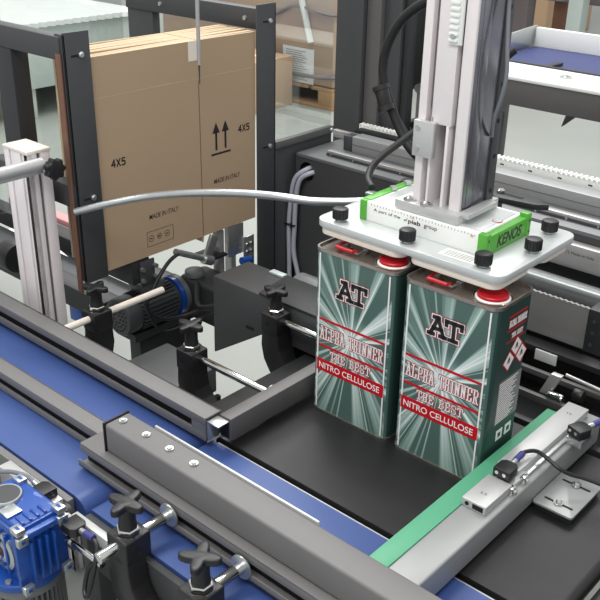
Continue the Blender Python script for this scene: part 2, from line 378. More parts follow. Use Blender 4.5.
# ================================================================== TINS
def make_tin():
    W, D, H = .1645, .107, .305
    t = thing('paint_tin', (0, 0, 0), '', 'tin')
    b = bmesh.new()
    body = MB().prism(rrect(0, W, 0, D, .016, 7), (0, 0, .003), X, Y, Z, H - .008)
    bo = body.build('body', 'tin', t, sharp=50)
    bo.data.materials.append(M['tinside'])
    for p in bo.data.polygons:
        if p.normal.y > -.6: p.material_index = 1
    def rim(z0, z1, out, nm):
        m = MB(); P = rrect(-out, W + out, -out, D + out, .0165, 7); Q = rrect(.002, W - .002, .002, D - .002, .015, 7)
        lv = [(P, z0), (P, z1), (Q, z1), (Q, z1 - .004)]
        rr = [[m.bm.verts.new((x, y, z)) for x, y in pp] for pp, z in lv]
        for i in range(3):
            for j in range(len(P)): m.bm.faces.new((rr[i][j], rr[i][(j + 1) % len(P)], rr[i + 1][(j + 1) % len(P)], rr[i + 1][j]))
        m.bm.faces.new([m.bm.verts.new((x, y, z0)) for x, y in P]); 
        return m.build(nm, 'tinmetal', t)
    rim(H - .0055, H, .001, 'top_rim'); rim(0, .003, .001, 'bottom_rim')
    MB().prism(rrect(.002, W - .002, .002, D - .002, .015, 7), (0, 0, H - .005), X, Y, Z, .001).build('lid', 'tinmetal', t, sharp=50)
    # pour cap
    cx, cy = .1340, .0350
    c = MB().lathe([(.0, .0), (.0300, .0), (.0300, .0045), (.0284, .005), (.0284, .001), (.019, .001)], (cx, cy, H - .005)).build('cap_collar', 'chrome', t)
    MB().lathe([(.0262, 0), (.0262, .0025), (.0245, .0040), (0, .0040)], (cx, cy, H - .003)).build('cap_ring', 'white', c)
    MB().lathe([(.0232, 0), (.0232, .0040), (.0222, .0052), (.0205, .0052), (.0195, .0042), (0, .0042)], (cx, cy, H + .0006)).build('cap', 'red', c)
    # handle: wire bail with red grip
    hx, hy = .052, .034
    hw_ = MB().tube([(hx - .022, hy + .012, H - .001), (hx - .022, hy - .016, H + .001), (hx - .016, hy - .020, H + .004), (hx + .016, hy - .020, H + .004), (hx + .022, hy - .016, H + .001), (hx + .022, hy + .012, H - .001)], .0016, 8, False).build('handle_wire', 'zinc', t)
    g = MB(); g.tube([(hx - .018, hy - .014, H + .0035), (hx - .017, hy - .021, H + .0045), (hx + .017, hy - .021, H + .0045), (hx + .018, hy - .014, H + .0035)], .0032, 10, False)
    g.tube([(hx - .020, hy - .012, H + .003), (hx - .021, hy + .012, H + .003), (hx - .012, hy + .018, H + .003)], .0026, 10, False)
    g.build('handle_grip', 'red', hw_)
    for sx_ in (-.020, .020): MB().box(hx + sx_ - .004, hx + sx_ + .004, hy + .006, hy + .016, H - .004, H + .002, .001).build('handle_ear', 'zinc', hw_)
    # print on front (-Y face is y=0, text looks along -Y)
    f = -.0003; cx = W / 2
    for x_ in (.0120, W - .0122): 
        m = MB(); m.box(x_, x_ + .0026, -.0005, 0, .006, H - .008, 0); m.build('white_edge_line', 'whiteink', t)
    m = MB(); m.box(.0150, W - .0125, -.0005, 0, .1768, .1810, 0); m.build('red_line', 'redink', t)
    m = MB(); m.box(.0150, W - .0125, -.0005, 0, .1272, .1314, 0); m.build('red_line', 'redink', t)
    m = MB(); m.box(.0125, W - .0100, -.0006, 0, .0805, .1035, 0); m.build('red_banner', 'redink', t)
    text('banner_lettering', 'NITRO CELLULOSE', (cx, -.0007, .0920), X, Z, .129, .0115, 'whiteink', t, .012)
    for (nm, s, zc, wd, ht, lws) in (('name_lettering', 'ALPHA THINNER', .1545, .130, .0225, (.0043, .0024)), ('slogan_lettering', 'THE BEST', .1165, .084, .0145, (.0038, .0021))):
        slab(nm, s, (cx + .0015, -.0006, zc), X, Z, wd, ht, lws[0], 'redink', t, arch=(-.0 if 'name' in nm else 0))
        slab(nm, s, (cx + .0015, -.0009, zc), X, Z, wd, ht, lws[1], 'whiteink', t)
    slab('monogram', 'AT', (cx, -.0004, .2450), X, Z, .056, .0285, .0118, 'redink', t, gap=.02)
    slab('monogram', 'AT', (cx, -.0006, .2450), X, Z, .056, .0285, .0098, 'whiteink', t, gap=.02)
    slab('monogram', 'AT', (cx, -.0009, .2450), X, Z, .056, .0285, .0066, 'blackink', t, gap=.02)
    # print on the right side (+X face)
    sx = W + .0003
    for z_ in (.2785, .2555, .2365): MB().box(W, sx, .035, .088, z_, z_ + .0022, 0).build('red_line', 'redink', t)
    slab('side_lettering', 'ALPHA THINNER', (sx, .062, .2680), Y, Z, .050, .010, .0036, 'redink', t)
    slab('side_lettering', 'ALPHA THINNER', (sx + .0002, .062, .2680), Y, Z, .050, .010, .0020, 'whiteink', t)
    slab('side_lettering', 'THE BEST', (sx, .064, .2465), Y, Z, .032, .007, .0030, 'redink', t)
    slab('side_lettering', 'THE BEST', (sx + .0002, .064, .2465), Y, Z, .032, .007, .0016, 'whiteink', t)
    for (py, pz) in ((.068, .222), (.086, .203), (.049, .203)):
        r = .0180
        m = MB()
        m.face([(sx, py, pz - r), (sx, py + r, pz), (sx, py, pz + r), (sx, py - r, pz)]); hd = m.build('hazard_diamond', 'redink', t, flat=True)
        r = .0152; m = MB(); m.face([(sx + .0002, py, pz - r), (sx + .0002, py + r, pz), (sx + .0002, py, pz + r), (sx + .0002, py - r, pz)]); m.build('hazard_panel', 'whiteink', hd, flat=True)
        m = MB(); q = sx + .0004
        m.face([(q, py - .005, pz - .003), (q, py + .005, pz - .003), (q, py + .005, pz - .0015), (q, py - .005, pz - .0015)])
        m.face([(q, py - .004, pz - .0005), (q, py, pz + .008), (q, py + .004, pz + .001), (q, py + .002, pz - .0005)]); m.build('hazard_symbol', 'blackink', hd, flat=True)
    stp = MB().box(W, sx, .030, .096, .096, .172, 0).build('side_text_panel', 'greyink', t)
    m = MB()
    for i in range(20):
        z_ = .167 - i * .0036; m.box(W, sx + .0002, .032, .086 - (i * 37 % 11) * .0016, z_, z_ + .0014, 0)
    m.build('small_print', 'whiteink', stp)
    for py in (.040, .066):
        rm = MB().box(W, sx + .0002, py, py + .018, .064, .082, 0).build('recycling_mark', 'whiteink', t)
        MB().box(W, sx + .0004, py + .005, py + .013, .069, .077, 0).build('recycling_symbol', 'tinside', rm)
    return t
tin = make_tin()
tin2 = copy_tree(tin)
tin.location = (-.007, 0, 0.0005); tin['label'] = 'left of the two green paint thinner tins under the gripper, nearer the guide bar'
tin2.location = (.1705, 0, 0.0005); tin2['label'] = 'right of the two green paint thinner tins, against the green strip, side print showing'
for t_ in (tin, tin2): t_['group'] = 'green paint thinner tins'

# ================================================================== GREEN EDGED BAR WITH SENSORS
gb = thing('green_edged_stop_bar', (.385, 0, .0), 'green strip and wide grey aluminium bar running diagonally right of the tins', 'stop bar')
MB().box(.341, .3715, -.3235, .202, .020, .052, .001).build('green_strip', 'green', gb)
MB().box(.372, .421, -.3235, .236, .006, .052, .003, 3).build('aluminium_bar', 'grbar', gb)
sn = thing('pneumatic_cylinder', (.40, -.05, .0525), 'long grey aluminium cylinder clamped on top of the wide grey bar with two black plugs', 'cylinder')
m_ = MB(); m_.box(.372, .411, -.112, -.040, .0525, .066, .001); m_.box(.366, .402, -.005, .224, .0525, .066, .001); m_.box(.380, .410, -.045, .01, .0525, .060, .001)
m_.build('barrel', 'alu', sn)
MB().box(.402, .411, .0, .200, .0525, .0575, .001).build('slot_rail', 'zinc', sn)
MB().cyl((.381, -.1121, .0595), (.381, -.1128, .0595), .0032).box(.390, .407, -.1128, -.1121, .0555, .0635, .0005).build('port', 'deep', sn)
for (yy) in (-.048, -.012): MB().box(.408, .4165, yy, yy + .012, .0525, .064, .001).cyl((.4165, yy + .006, .058), (.420, yy + .006, .058), .0035, n=6).build('clamp_screw', 'chrome', sn)
text('size_mark', 'LS', (.392, -.085, .0661), X, Y, .009, .005, 'blackink', sn)
text('size_mark', 'LS', (.384, .190, .0661), X, Y, .008, .004, 'blackink', sn)
def plug(loc, label, rz=0, blue=True):
    t = thing('cable_plug', loc, label, 'plug')
    R3 = Matrix.Rotation(rz, 4, 'Z')
    def P(x, y, z): v = R3 @ Vector((x, y, z)); return (loc[0] + v.x, loc[1] + v.y, loc[2] + v.z)
    m = MB(); m.prism([(-.014, -.015), (.014, -.015), (.014, .008), (.008, .015), (-.008, .015), (-.014, .008)], P(0, 0, 0), (R3 @ Vector(X)).to_3d(), (R3 @ Vector(Y)).to_3d(), Z, .0155, .0016); hsg = m.build('housing', 'black', t)
    for s in (-.007, .005): MB().cyl(P(s, -.0148, .009), P(s, -.0160, .009), .0030, n=12).build('screw', 'chrome', hsg)
    MB().cyl(P(0, .016, .010), P(0, .026, .011), .0045, n=12).build('threaded_neck', 'zinc', t)
    if blue: MB().cyl(P(0, .026, .011), P(0, .046, .013), .0050, n=14).build('sleeve', 'bluesteel', t)
    return t
plug((.391, -.024, .0655), 'black cable plug with a blue sleeve on the middle of the clamped aluminium cylinder')
plug((.424, .146, .0655), 'black cable plug with blue sleeve at the far end of the wide grey bar', -.35)
MB().box(.410, .436, .128, .165, .0525, .065, .001).build('sensor_block', 'zinc', sn)
tag(MB().tube([(.391, .020, .0785), (.393, .030, .079), (.402, .048, .074), (.420, .052, .066), (.440, .050, .060), (.455, .062, .050), (.475, .075, .045), (.52, .085, .04), (.60, .09, .035)], .0032, 10).build('sensor_cable', 'black'), 'black cable looping from the middle plug across the grey bar to the right edge', 'cable')
br = thing('slotted_bracket_plate', (.455, .06, .001), 'flat light grey bracket plate with two slots and bolts on the black belt section', 'bracket')
MB().prism(rrect(.422, .486, .010, .112, .005, 4), (0, 0, .012), X, Y, Z, .004, .0006).build('plate', 'grbar', br)
for sy in (.030, .088):
    MB().prism(rrect(.432, .478, sy - .0022, sy + .0022, .002, 3), (0, 0, .0161), X, Y, Z, .0003).build('slot', 'deep', br)
    MB().lathe([(0, .006), (.003, .006), (.0045, .004), (.0045, .002), (.0075, .002), (.0075, 0)], (.455, sy, .0164)).build('bolt', 'chrome', br)
MB().box(.425, .483, .015, .107, .0005, .0122, .001).build('spacer', 'blackpaint', br)

# ================================================================== STAR CLAMPS
def star_clamp(loc, rz, l0, l1, disc_at, label, nutmat='chrome', star_rot=.3, rodmat='chrome', arm=1, arm_rot=0, arm_y=0, rod_z=-.015, rod_r=.0072):
    t = thing('star_knob_clamp', loc, label, 'clamp')
    R3 = Matrix.Rotation(rz, 3, 'Z'); L0 = Vector(loc)
    def P(x, y, z): return L0 + R3 @ Vector((x, y, z))
    U = R3 @ Vector(X); V = R3 @ Vector(Y)
    pts = []; n = 64
    for i in range(n):
        a = 2 * PI * i / n; rr = .0125 + .0160 * (abs(math.cos(2 * a)) ** 2.3); pts.append((rr * math.cos(a + star_rot), rr * math.sin(a + star_rot)))
    m = MB(); m.prism(pts, P(0, 0, .041), U, V, Vector(Z), .011, .0025)
    m.lathe([(0, .042), (.0135, .044), (.0120, .036), (.0120, .016), (.0130, .013), (.0130, .009), (0, .009)], L0, 28)
    m.build('star_knob', 'black', t, sharp=50)
    MB().lathe([(0, .009), (.0150, .009), (.0165, .0075), (.0165, .0015), (.0150, 0), (0, 0)], L0, 6).lathe([(.0195, .002), (.0195, 0)], L0, 24).build('hex_nut', nutmat, t, sharp=20)
    b = MB(); q = MB(); q.box(-.022, .022, -.021, .021, -.042, 0, .003, 3)
    bmesh.ops.transform(q.bm, matrix=Matrix.Translation(L0) @ R3.to_4x4(), verts=q.bm.verts); blk = q.build('block', 'black', t)
    if arm:
        prof = [(-.021, -.038), (-.023, -.075), (-.016, -.105), (.000, -.130), (.026, -.150), (.062, -.156), (.062, -.112), (.050, -.106), (.036, -.094), (.026, -.076), (.022, -.056), (.021, -.038)]
        prof = [(min(a_, arm), b_) if arm < .06 else (a_, b_) for a_, b_ in prof]; Ra = Matrix.Rotation(rz + arm_rot, 3, 'Z')
        MB().prism(prof, L0 + Ra @ Vector((0, -.019 + arm_y, 0)), Ra @ Vector(X), Vector(Z), Ra @ Vector(Y), .032 if arm_y else .038, .002).build('curved_arm', 'black', t, sharp=45)
    MB().cyl(P(-.004, -.0215, -.020), P(-.004, -.0205, -.020), .005, n=16).build('screw_hole', 'deep', blk)
    rdp = MB().cyl(P(l0, 0, rod_z), P(l1, 0, rod_z), rod_r, n=20, bev=.0006).build('rod', rodmat, t)
    if disc_at is not None:
        MB().cyl(P(disc_at - .0015, 0, rod_z), P(disc_at + .0015, 0, rod_z), .0180, n=32, bev=.0006).build('washer', 'zinc', rdp)
    return t
star_clamp((.067, -.462, .046), PI / 2, -.052, .073, .071, 'black star knob clamp in the foreground right beside the blue gearbox', star_rot=.2, arm_rot=-PI / 2, arm_y=-.003, rod_r=.0085)
star_clamp((.212, -.462, .040), PI / 2, -.042, .073, .071, 'black star knob clamp at the bottom edge of the picture, farther from the gearbox', star_rot=.55, arm_rot=-PI / 2, arm_y=-.003, rod_r=.0085)
star_clamp((-.50, -.088, .052), -PI / 2, -.17, .089, None, 'black star knob clamp with a pale rod, in front of the grey finned electric motor', star_rot=.4, rodmat='cream')
star_clamp((-.252, -.058, .046), 0, -.012, .208, .204, 'black star knob clamp whose polished rod meets the dark cross tube near its front end', star_rot=.1)
star_clamp((-.232, .150, .052), 0, -.012, .188, None, 'black star knob clamp beside the dark sheet metal cover, nearest the left tin', star_rot=.1, arm=.045)
for (x, y, z) in ((.067, -.42, -.12), (.212, -.42, -.12)): pass

# ================================================================== FOREGROUND GEARBOX
g = thing('worm_gear_motor', (-.15, -.49, -.40), 'bright blue finned gearbox on top of a grey upright motor at the lower left', 'gear motor')
gx0, gx1, gy0, gy1 = -.200, -.078, -.560, -.478
m = MB(); m.box(gx0, gx1 - .012, gy0 + .008, gy1 - .004, -.115, -.004, .005, 3)
m.box(gx0, gx1, gy0 + .004, gy1, -.022, -.012, .003); m.box(gx1 - .018, gx1 - .010, gy0, gy1, -.112, -.006, .002)
for i in range(5): m.box(gx0 + .02 + i * .014, gx0 + .025 + i * .014, gy0 + .001, gy0 + .012, -.10, -.03, .001)
for i in range(4):
    yy = gy0 + .018 + i * .012; m.box(gx1 - .012, gx1 + .001, yy, yy + .004, -.100, -.030, .001)
    m.box(gx1 - .035 - .0, gx1 - .014, yy, yy + .004, -.010, -.001, .001)
m.build('housing', 'mblue', g)
for (px, py, pz, ax) in ((gx1 + .0005, gy0 + .006, -.018, 0), (gx1 + .0005, gy1 - .010, -.018, 0), (gx1 + .0005, gy0 + .006, -.105, 0), (gx1 + .0005, gy1 - .010, -.105, 0)):
    m = MB(); m.box(px - .006, px + .003, py - .008, py + .008, pz - .007, pz + .007, .001); lg = m.build('mounting_lug', 'zinc', g)
    MB().box(px + .003, px + .0035, py - .003, py + .003, pz - .002, pz + .003, 0).build('lug_slot', 'mblue', lg)
for (px, py) in ((gx1 - .008, gy0 + .006), (gx1 - .008, gy1 - .009), (gx0 + .018, gy1 - .010)):
    lg = MB().box(px - .010, px + .008, py - .007, py + .007, -.008, .001, .001).build('mounting_lug', 'zinc', g)
    MB().box(px - .005, px + .004, py - .0022, py + .0022, .001, .0014, 0).build('lug_slot', 'mblue', lg)
cx_, cy_ = gx0 + .035, gy0 + .036
cvr = MB().lathe([(0, 0), (.0215, 0), (.0215, .0035), (.0240, .0035), (.0250, .002), (.0250, -.006)], (cx_, cy_, -.002)).build('cover_ring', 'zinc', g)
MB().cyl((cx_, cy_, -.002), (cx_, cy_, .0012), .0212, n=40).build('cover_disc', 'motordark', cvr)
MB().box(gx0 + .058, gx0 + .083, gy0 + .010, gy0 + .034, -.003, -.0005, .0005).build('rating_plate', 'zinc', g)
# output flange on the -Y face
fx, fz = gx1 - .062, -.066
ofl = MB().lathe([(.034, 0), (.034, .004), (.030, .006), (.027, .006), (.027, .002), (.020, .002), (.020, .006), (.013, .007), (.011, .003), (0, .003)], (fx, gy0 + .008, fz), 40, (0, -1, 0)).build('output_flange', 'zinc', g)
MB().cyl((fx, gy0 + .002, fz), (fx, gy0 - .004, fz), .008).build('shaft_end', 'brass', ofl)
MB().lathe([(0, 0), (.058, 0), (.060, -.002), (.060, -.012), (.057, -.014), (0, -.014)], ((gx0 + gx1) / 2 - .01, (gy0 + gy1) / 2, -.113), 48).build('motor_flange', 'mblue', g)
for a in (.4, 2.2, 4.2, 5.3): MB().cyl(((gx0 + gx1) / 2 - .01 + .052 * math.cos(a), (gy0 + gy1) / 2 + .052 * math.sin(a), -.1135), ((gx0 + gx1) / 2 - .01 + .052 * math.cos(a), (gy0 + gy1) / 2 + .052 * math.sin(a), -.109), .005, n=6).build('flange_bolt', 'zinc', g)
m = MB(); mc = Vector(((gx0 + gx1) / 2 - .01, (gy0 + gy1) / 2, 0)); m.cyl((mc.x, mc.y, -.128), (mc.x, mc.y, -.30), .046, n=48).cyl((mc.x, mc.y, -.128), (mc.x, mc.y, -.142), .056, n=48)
for i in range(40):
    a = 2 * PI * i / 40; m.box(mc.x + .051 * math.cos(a) - .0055, mc.x + .051 * math.cos(a) + .0055, mc.y + .051 * math.sin(a) - .0012, mc.y + .051 * math.sin(a) + .0012, -.30, -.142, 0, rot=Matrix.Rotation(a, 3, 'Z'))
m.build('motor_body', 'motorgrey', g)

g.location.z += .033; g.location.x += .026; g.location.y += 0
# sensor brackets beside the gearbox
s1 = thing('sensor_bracket', (-.17, -.46, -.03), 'pale aluminium sensor box fixed on the conveyor side behind the gearbox', 'bracket')
MB().box(-.245, -.103, -.474, -.4525, -.030, .004, .0015).build('box_section', 'alu', s1)
MB().box(-.2455, -.2445, -.471, -.456, -.026, .000, .0005).build('opening', 'deep', s1)
MB().box(-.205, -.165, -.461, -.459, .004, .0044, 0).build('slot', 'deep', s1)
plug((-.128, -.468, .0045), 'black cable plug on the pale sensor box behind the gearbox', PI / 2, False)
tag(MB().tube([(-.150, -.468, .0155), (-.175, -.467, .016), (-.205, -.476, .014), (-.235, -.486, .002), (-.255, -.480, -.02), (-.27, -.47, -.06)], .0036, 10).build('sensor_cable', 'greyhose'), 'grey cable arching away from the plug behind the gearbox', 'cable')
s2 = thing('sensor_bracket', (-.0, -.46, -.03), 'pale aluminium sensor slide between the gearbox and the nearest star knob clamp', 'bracket')
m = MB(); m.box(-.068, .045, -.464, -.4525, -.022, .0, .001); m.box(-.078, -.040, -.470, -.462, -.018, -.002, .001); m.box(-.078, -.052, -.485, -.475, -.018, -.002, .001); m.build('slide', 'alu', s2)
MB().cyl((-.04, -.487, -.018), (.035, -.487, -.018), .0048).cyl((-.044, -.487, -.018), (-.036, -.487, -.018), .008).build('tube', 'chrome', s2)
plug((-.036, -.480, -.002), 'black cable plug with a blue sleeve between the gearbox and the nearest clamp', -PI / 2)
tag(MB().tube([(.003, -.480, .010), (.022, -.484, .006), (.032, -.497, -.012), (.034, -.508, -.04), (.026, -.512, -.065), (.014, -.506, -.06), (.010, -.494, -.035), (.02, -.486, -.02)], .0034, 10).build('sensor_cable', 'black'), 'black cable hanging in a loop in front of the nearest star knob clamp', 'cable')

# ================================================================== GRIPPER
gp = thing('vacuum_gripper', (.15, .1, .321), 'pale gripper plate with green ended vacuum unit and black knobs resting over the two tins', 'gripper')
MB().prism(rrect(-.022, .325, .014, .252, .022, 8), (0, 0, .3340), X, Y, Z, .0120, .0015).build('plate', 'plate', gp)
for (a, b, c, d) in ((-.016, .150, .018, .120), (.162, .318, .018, .120), (-.016, .150, .150, .242), (.162, .318, .150, .242)):
    MB().prism(rrect(a, b, c, d, .018, 6), (0, 0, .3210), X, Y, Z, .0125, .002).build('suction_pad', 'cream', gp)
for (a, b) in ((.018, .033), (.150, .033), (.283, .034), (.308, .134), (.289, .221), (.012, .226)):
    m = MB(); m.cyl((a, b, .350), (a, b, .368), .0120, n=32, bev=.0016)
    for i in range(16):
        q = 2 * PI * i / 16; m.cyl((a + .0119 * math.cos(q), b + .0119 * math.sin(q), .351), (a + .0119 * math.cos(q), b + .0119 * math.sin(q), .3665), .0014, n=6)
    kb = m.build('knob', 'black', gp)
    MB().cyl((a, b, .346), (a, b, .350), .0062, n=20).build('stud', 'zinc', kb)
vu = MB(); vu.box(.046, .256, .064, .190, .346, .379, .0015); vbd = vu.build('vacuum_body', 'white', gp)
MB().box(.055, .25, .075, .18, .3791, .3800, .0003).build('top_panel', 'plate', gp)
m = MB(); m.box(.256, .269, .064, .192, .346, .377, .0015); m.box(.254, .270, .062, .074, .346, .381, .0015); m.box(.254, .270, .182, .194, .346, .383, .0015); ecp = m.build('end_cap', 'kgreen', gp)
m = MB(); m.box(.034, .047, .062, .076, .346, .380, .0015); m.box(.034, .050, .070, .192, .372, .381, .0015); m.box(.035, .046, .074, .190, .346, .373, .001); m.build('end_cap', 'kgreen', gp)
text('maker_lettering', 'KENOS', (.2692, .130, .3625), Y, Z, .072, .019, 'blackink', ecp, .02, shear=.2)
for (yy, zz) in ((.068, .353), (.068, .371), (.188, .353), (.188, .371)): MB().cyl((.270, yy, zz), (.2706, yy, zz), .0022, n=12).build('cap_screw', 'motordark', ecp)
text('body_lettering', 'A part of the', (.087, .0638, .3675), X, Z, .052, .0066, 'blackink', vbd, .004)
text('body_lettering', 'piab', (.140, .0638, .3660), X, Z, .023, .0090, 'blackink', vbd, .02)
text('body_lettering', 'group', (.170, .0638, .3655), X, Z, .024, .0066, 'blackink', vbd, .004)
m = MB(); m.prism([(.119, .366), (.1215, .3645), (.1255, .366), (.127, .3715), (.1235, .3675), (.121, .3675)], (0, .0640, 0), X, Z, (0, -1, 0), .0003); m.build('logo_leaf', 'kgreen', vbd)
m = MB()
for i in range(34): m.box(.056 + i * .0058, .0568 + i * .0058, .0636, .064, .3740, .3765 if i % 5 else .3775, 0)
m.build('scale_marks', 'greyink', vbd)
for s, x_ in (('10', .136), ('20', .243)): text('scale_number', s, (x_, .0637, .3735), X, Z, .0055, .0035, 'redink', vbd)
MB().prism([(.008 * math.cos(2 * PI * i / 32), .008 * math.sin(2 * PI * i / 32)) for i in range(32)], (.246, .130, .3801), X, Y, Z, .0003).build('round_mark', 'redink', gp)
MB().prism([(.0068 * math.cos(2 * PI * i / 32), .0068 * math.sin(2 * PI * i / 32)) for i in range(32)], (.246, .130, .3803), X, Y, Z, .0003).build('round_mark_centre', 'plate', gp)
tlb = MB().box(.208, .275, .030, .058, .3461, .3465, 0).build('type_label', 'white', gp)
m = MB()
for i in range(4): m.box(.214, .262, .035 + i * .005, .0365 + i * .005, .3465, .3467, 0)
m.build('label_text', 'greyink', tlb)
for (a, b) in ((.046, .135), (.047, .175)): MB().cyl((a, b, .381), (a, b, .386), .006, n=20).build('inlet_plug', 'zinc', gp)

# column with its foot
cl = thing('lifting_column', (.155, .13, .38), 'tall pale slotted aluminium column rising out of the top of the picture from the gripper', 'column')
MB().box(.098, .214, .068, .185, .3802, .395, .001).box(.2085, .226, .078, .160, .390, .398, .001).build('foot_plate', 'alu', cl)
CT = .98
MB().box(.118, .1320, .085, .150, .390, CT, .0015).build('left_profile', 'colalu', cl)
m = MB(); m.box(.1420, .1765, .085, .145, .520, CT, .001); m.box(.1420, .1460, .085, .14, .390, .53, .0005); m.box(.1690, .1735, .085, .14, .390, .53, .0005); m.build('centre_profile', 'colalu', cl)
m = MB(); m.box(.1850, .2040, .085, .150, .390, CT, .0015); m.build('right_profile', 'colalu', cl)
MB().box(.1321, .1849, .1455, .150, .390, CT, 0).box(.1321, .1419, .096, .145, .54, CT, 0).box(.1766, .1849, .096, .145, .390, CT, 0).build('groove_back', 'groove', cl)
MB().box(.118, .204, .1505, .157, .390, CT, .001).build('back_plate', 'alu', cl)
m = MB(); m.box(.2042, .2060, .090, .156, .39, CT, .0006); m.box(.2058, .2068, .098, .120, .39, CT, .0004); m.build('guide_edge', 'sideface', cl)
lrl = MB().box(.150, .2075, .1572, .178, .390, CT, .0008).build('linear_rail', 'motordark', cl)
for z_ in [.41 + i * .055 for i in range(10)]: MB().cyl((.2075, .1675, z_), (.2082, .1675, z_), .0036, n=14).build('rail_screw', 'deep', lrl)
cbk = MB().box(.118, .154, .075, .085, .468, .523, .001).build('cover_block', 'alu', cl)
for z_ in (.480, .512): MB().cyl((.126, .075, z_), (.126, .0735, z_), .0042, n=20).build('cover_screw', 'zinc', cbk)
m = MB(); m.box(.163, .184, .081, .085, .638, CT, .0005)
for i in range(30): m.box(.163, .178, .0785, .081, .642 + i * .0085, .646 + i * .0085, .0003)
trk = m.build('toothed_rack', 'white', cl)
MB().cyl((.1705, .081, .650), (.1705, .077, .650), .0035, n=16).build('rack_screw', 'zinc', trk)
for (a, b) in ((.118, .079), (.150, .077)): MB().lathe([(0, .006), (.003, .006), (.0055, .004), (.0055, .002), (.010, .002), (.010, 0)], (a, b, .395)).build('foot_bolt', 'chrome', cl)
tag(MB().tube([(.213, .15, .80), (.216, .145, .70), (.226, .135, .64), (.233, .13, .60), (.229, .13, .565), (.218, .135, .53), (.209, .15, .50)], .0030, 12).build('grey_cable', 'greyhose'), 'thin grey cable bowing out along the right side of the aluminium column', 'cable')
tag(MB().tube([(-.02, .40, .68), (-.118, .40, .626), (-.161, .40, .582), (-.183, .40, .523), (-.174, .40, .467), (-.134, .40, .395), (-.095, .40, .355), (-.02, .42, .30)], .0095, 14).build('air_hose', 'rubber'), 'thick black hose curving down left of the aluminium column', 'hose')
tag(MB().tube([(.15, .30, .60), (.09, .25, .53), (.035, .20, .463), (-.002, .155, .418), (.004, .12, .396), (.028, .100, .388)], .0062, 12).build('air_hose', 'rubber'), 'black hose running down to the left green end of the vacuum unit', 'hose')
hc = thing('hose_coupling', (-.16, .4, .44), 'black ribbed coupling on the thick black hose beside the dark pillar', 'coupling')
MB().cyl((-.176, .385, .475), (-.160, .385, .435), .014, n=20, bev=.001).build('sleeve', 'black', hc)
for (p, q) in (((-.178, .385, .477), (-.174, .385, .469)), ((-.163, .385, .440), (-.158, .385, .431))): MB().cyl(p, q, .0165, n=20).build('ring', 'black', hc)
# chrome curved rod
cr = MB().tube([(-.57, -.07, .236), (-.51, -.024, .258), (-.45, .020, .275), (-.375, .046, .293), (-.30, .068, .307), (-.24, .087, .315), (-.18, .104, .320), (-.13, .129, .318), (-.085, .166, .318), (-.05, .19, .322)], .0074, 16).build('curved_rod', 'zinc')
tag(cr, 'thin polished rod arching in front of the cartons over to the gripper plate', 'rod')
tag(MB().box(-.065, -.020, .205, .222, .327, .332, .001).build('flat_lug', 'zinc'), 'small flat steel lug between the end of the curved polished rod and the gripper plate', 'lug')

# ================================================================== CARTON BLANKS AND MAGAZINE
def blank(i, front=False):
    x1 = -.600 - i * .0075; j = random.uniform(-.004, .004)
    o = MB().prism([(.010 + j, .070), (.2925, .0705), (.2945, .055), (.297, .0705), (.470 + j, .071), (.472 + j, .519 + random.uniform(-.002, .002)), (.30, .5195), (.2985, .512), (.296, .5195), (.012 + j, .519 + random.uniform(-.002, .003))], (x1 - .0068, 0, 0), Y, Z, X, .0066).build('carton_blank', 'carton')
    o.data.materials.append(M['cartonedge'])
    for p in o.data.polygons:
        if abs(p.normal.x) < .5: p.material_index = 1
    return o
b0 = thing('carton_blank', (-.6, .24, .07), 'front carton blank with two up arrows and 4x5 printed on it', 'carton', 'carton blanks in the magazine')
bb = blank(0); org = bb.location.copy(); bb.name = 'sheet'; bb.parent = b0; bb.location = org - Vector(b0['_o'])
fx_ = -.6001
for (yy, w_) in ((.065, .034),): pass
for yc, zc in ((.066, .3005), (.432, .3040)):
    slab('size_lettering', '4X5', (fx_, yc, zc), Y, Z, .036, .0145, .0028, 'blackink', b0, lift=.0003, gap=.25)
text('origin_lettering', 'MADE IN ITALY', (fx_, .375, .195), Y, Z, .085, .011, 'blackink', b0, .005, thick=.0003, shear=.2)
text('origin_lettering', 'MADE IN ITALY', (fx_, .180, .160), Y, Z, .085, .011, 'blackink', b0, .005, thick=.0003, shear=.2)
for yc in (.343, .372):
    m = MB(); m.face([(fx_ + .0003, yc - .003, .268), (fx_ + .0003, yc + .003, .268), (fx_ + .0003, yc + .003, .310), (fx_ + .0003, yc - .003, .310)])
    m.face([(fx_ + .0003, yc - .0115, .308), (fx_ + .0003, yc + .0115, .308), (fx_ + .0003, yc, .333)]); m.build('up_arrow', 'blackink', b0, flat=True)
MB().box(fx_, fx_ + .0004, .327, .388, .257, .2615, 0).build('arrow_bar', 'blackink', b0)
m = MB()
for (a, b, c, d) in ((.128, .204, .092, .0928), (.128, .204, .126, .1268), (.128, .1288, .092, .1268), (.2032, .204, .092, .1268)): m.box(fx_, fx_ + .0003, a, b, c, d, 0)
m.build('stamp_frame', 'blackink', b0)
for yc, r_ in ((.140, .0075), (.163, .0065), (.186, .0075)):
    m = MB(); m.lathe([(r_, 0), (r_ - .0012, 0)], (fx_ + .0004, yc, .110), 24, X); m.box(fx_, fx_ + .0003, yc - .003, yc + .003, .1085, .111, 0); m.build('stamp_mark', 'blackink', b0, flat=True)
MB().box(fx_ - .0001, fx_ + .0003, .294, .2955, .072, .435, 0).build('slit', 'brass', b0)
MB().box(fx_ - .0001, fx_ + .0002, .012, .470, .4385, .4395, 0).build('crease', 'cartonedge', b0)
MB().box(fx_, fx_ + .0006, .268, .292, .478, .520, 0).build('clear_tape', 'cream', b0)
for i in range(1, 16):
    o = blank(i); tag(o, 'plain carton blank standing in the stack behind the printed front one', 'carton', 'carton blanks in the magazine')
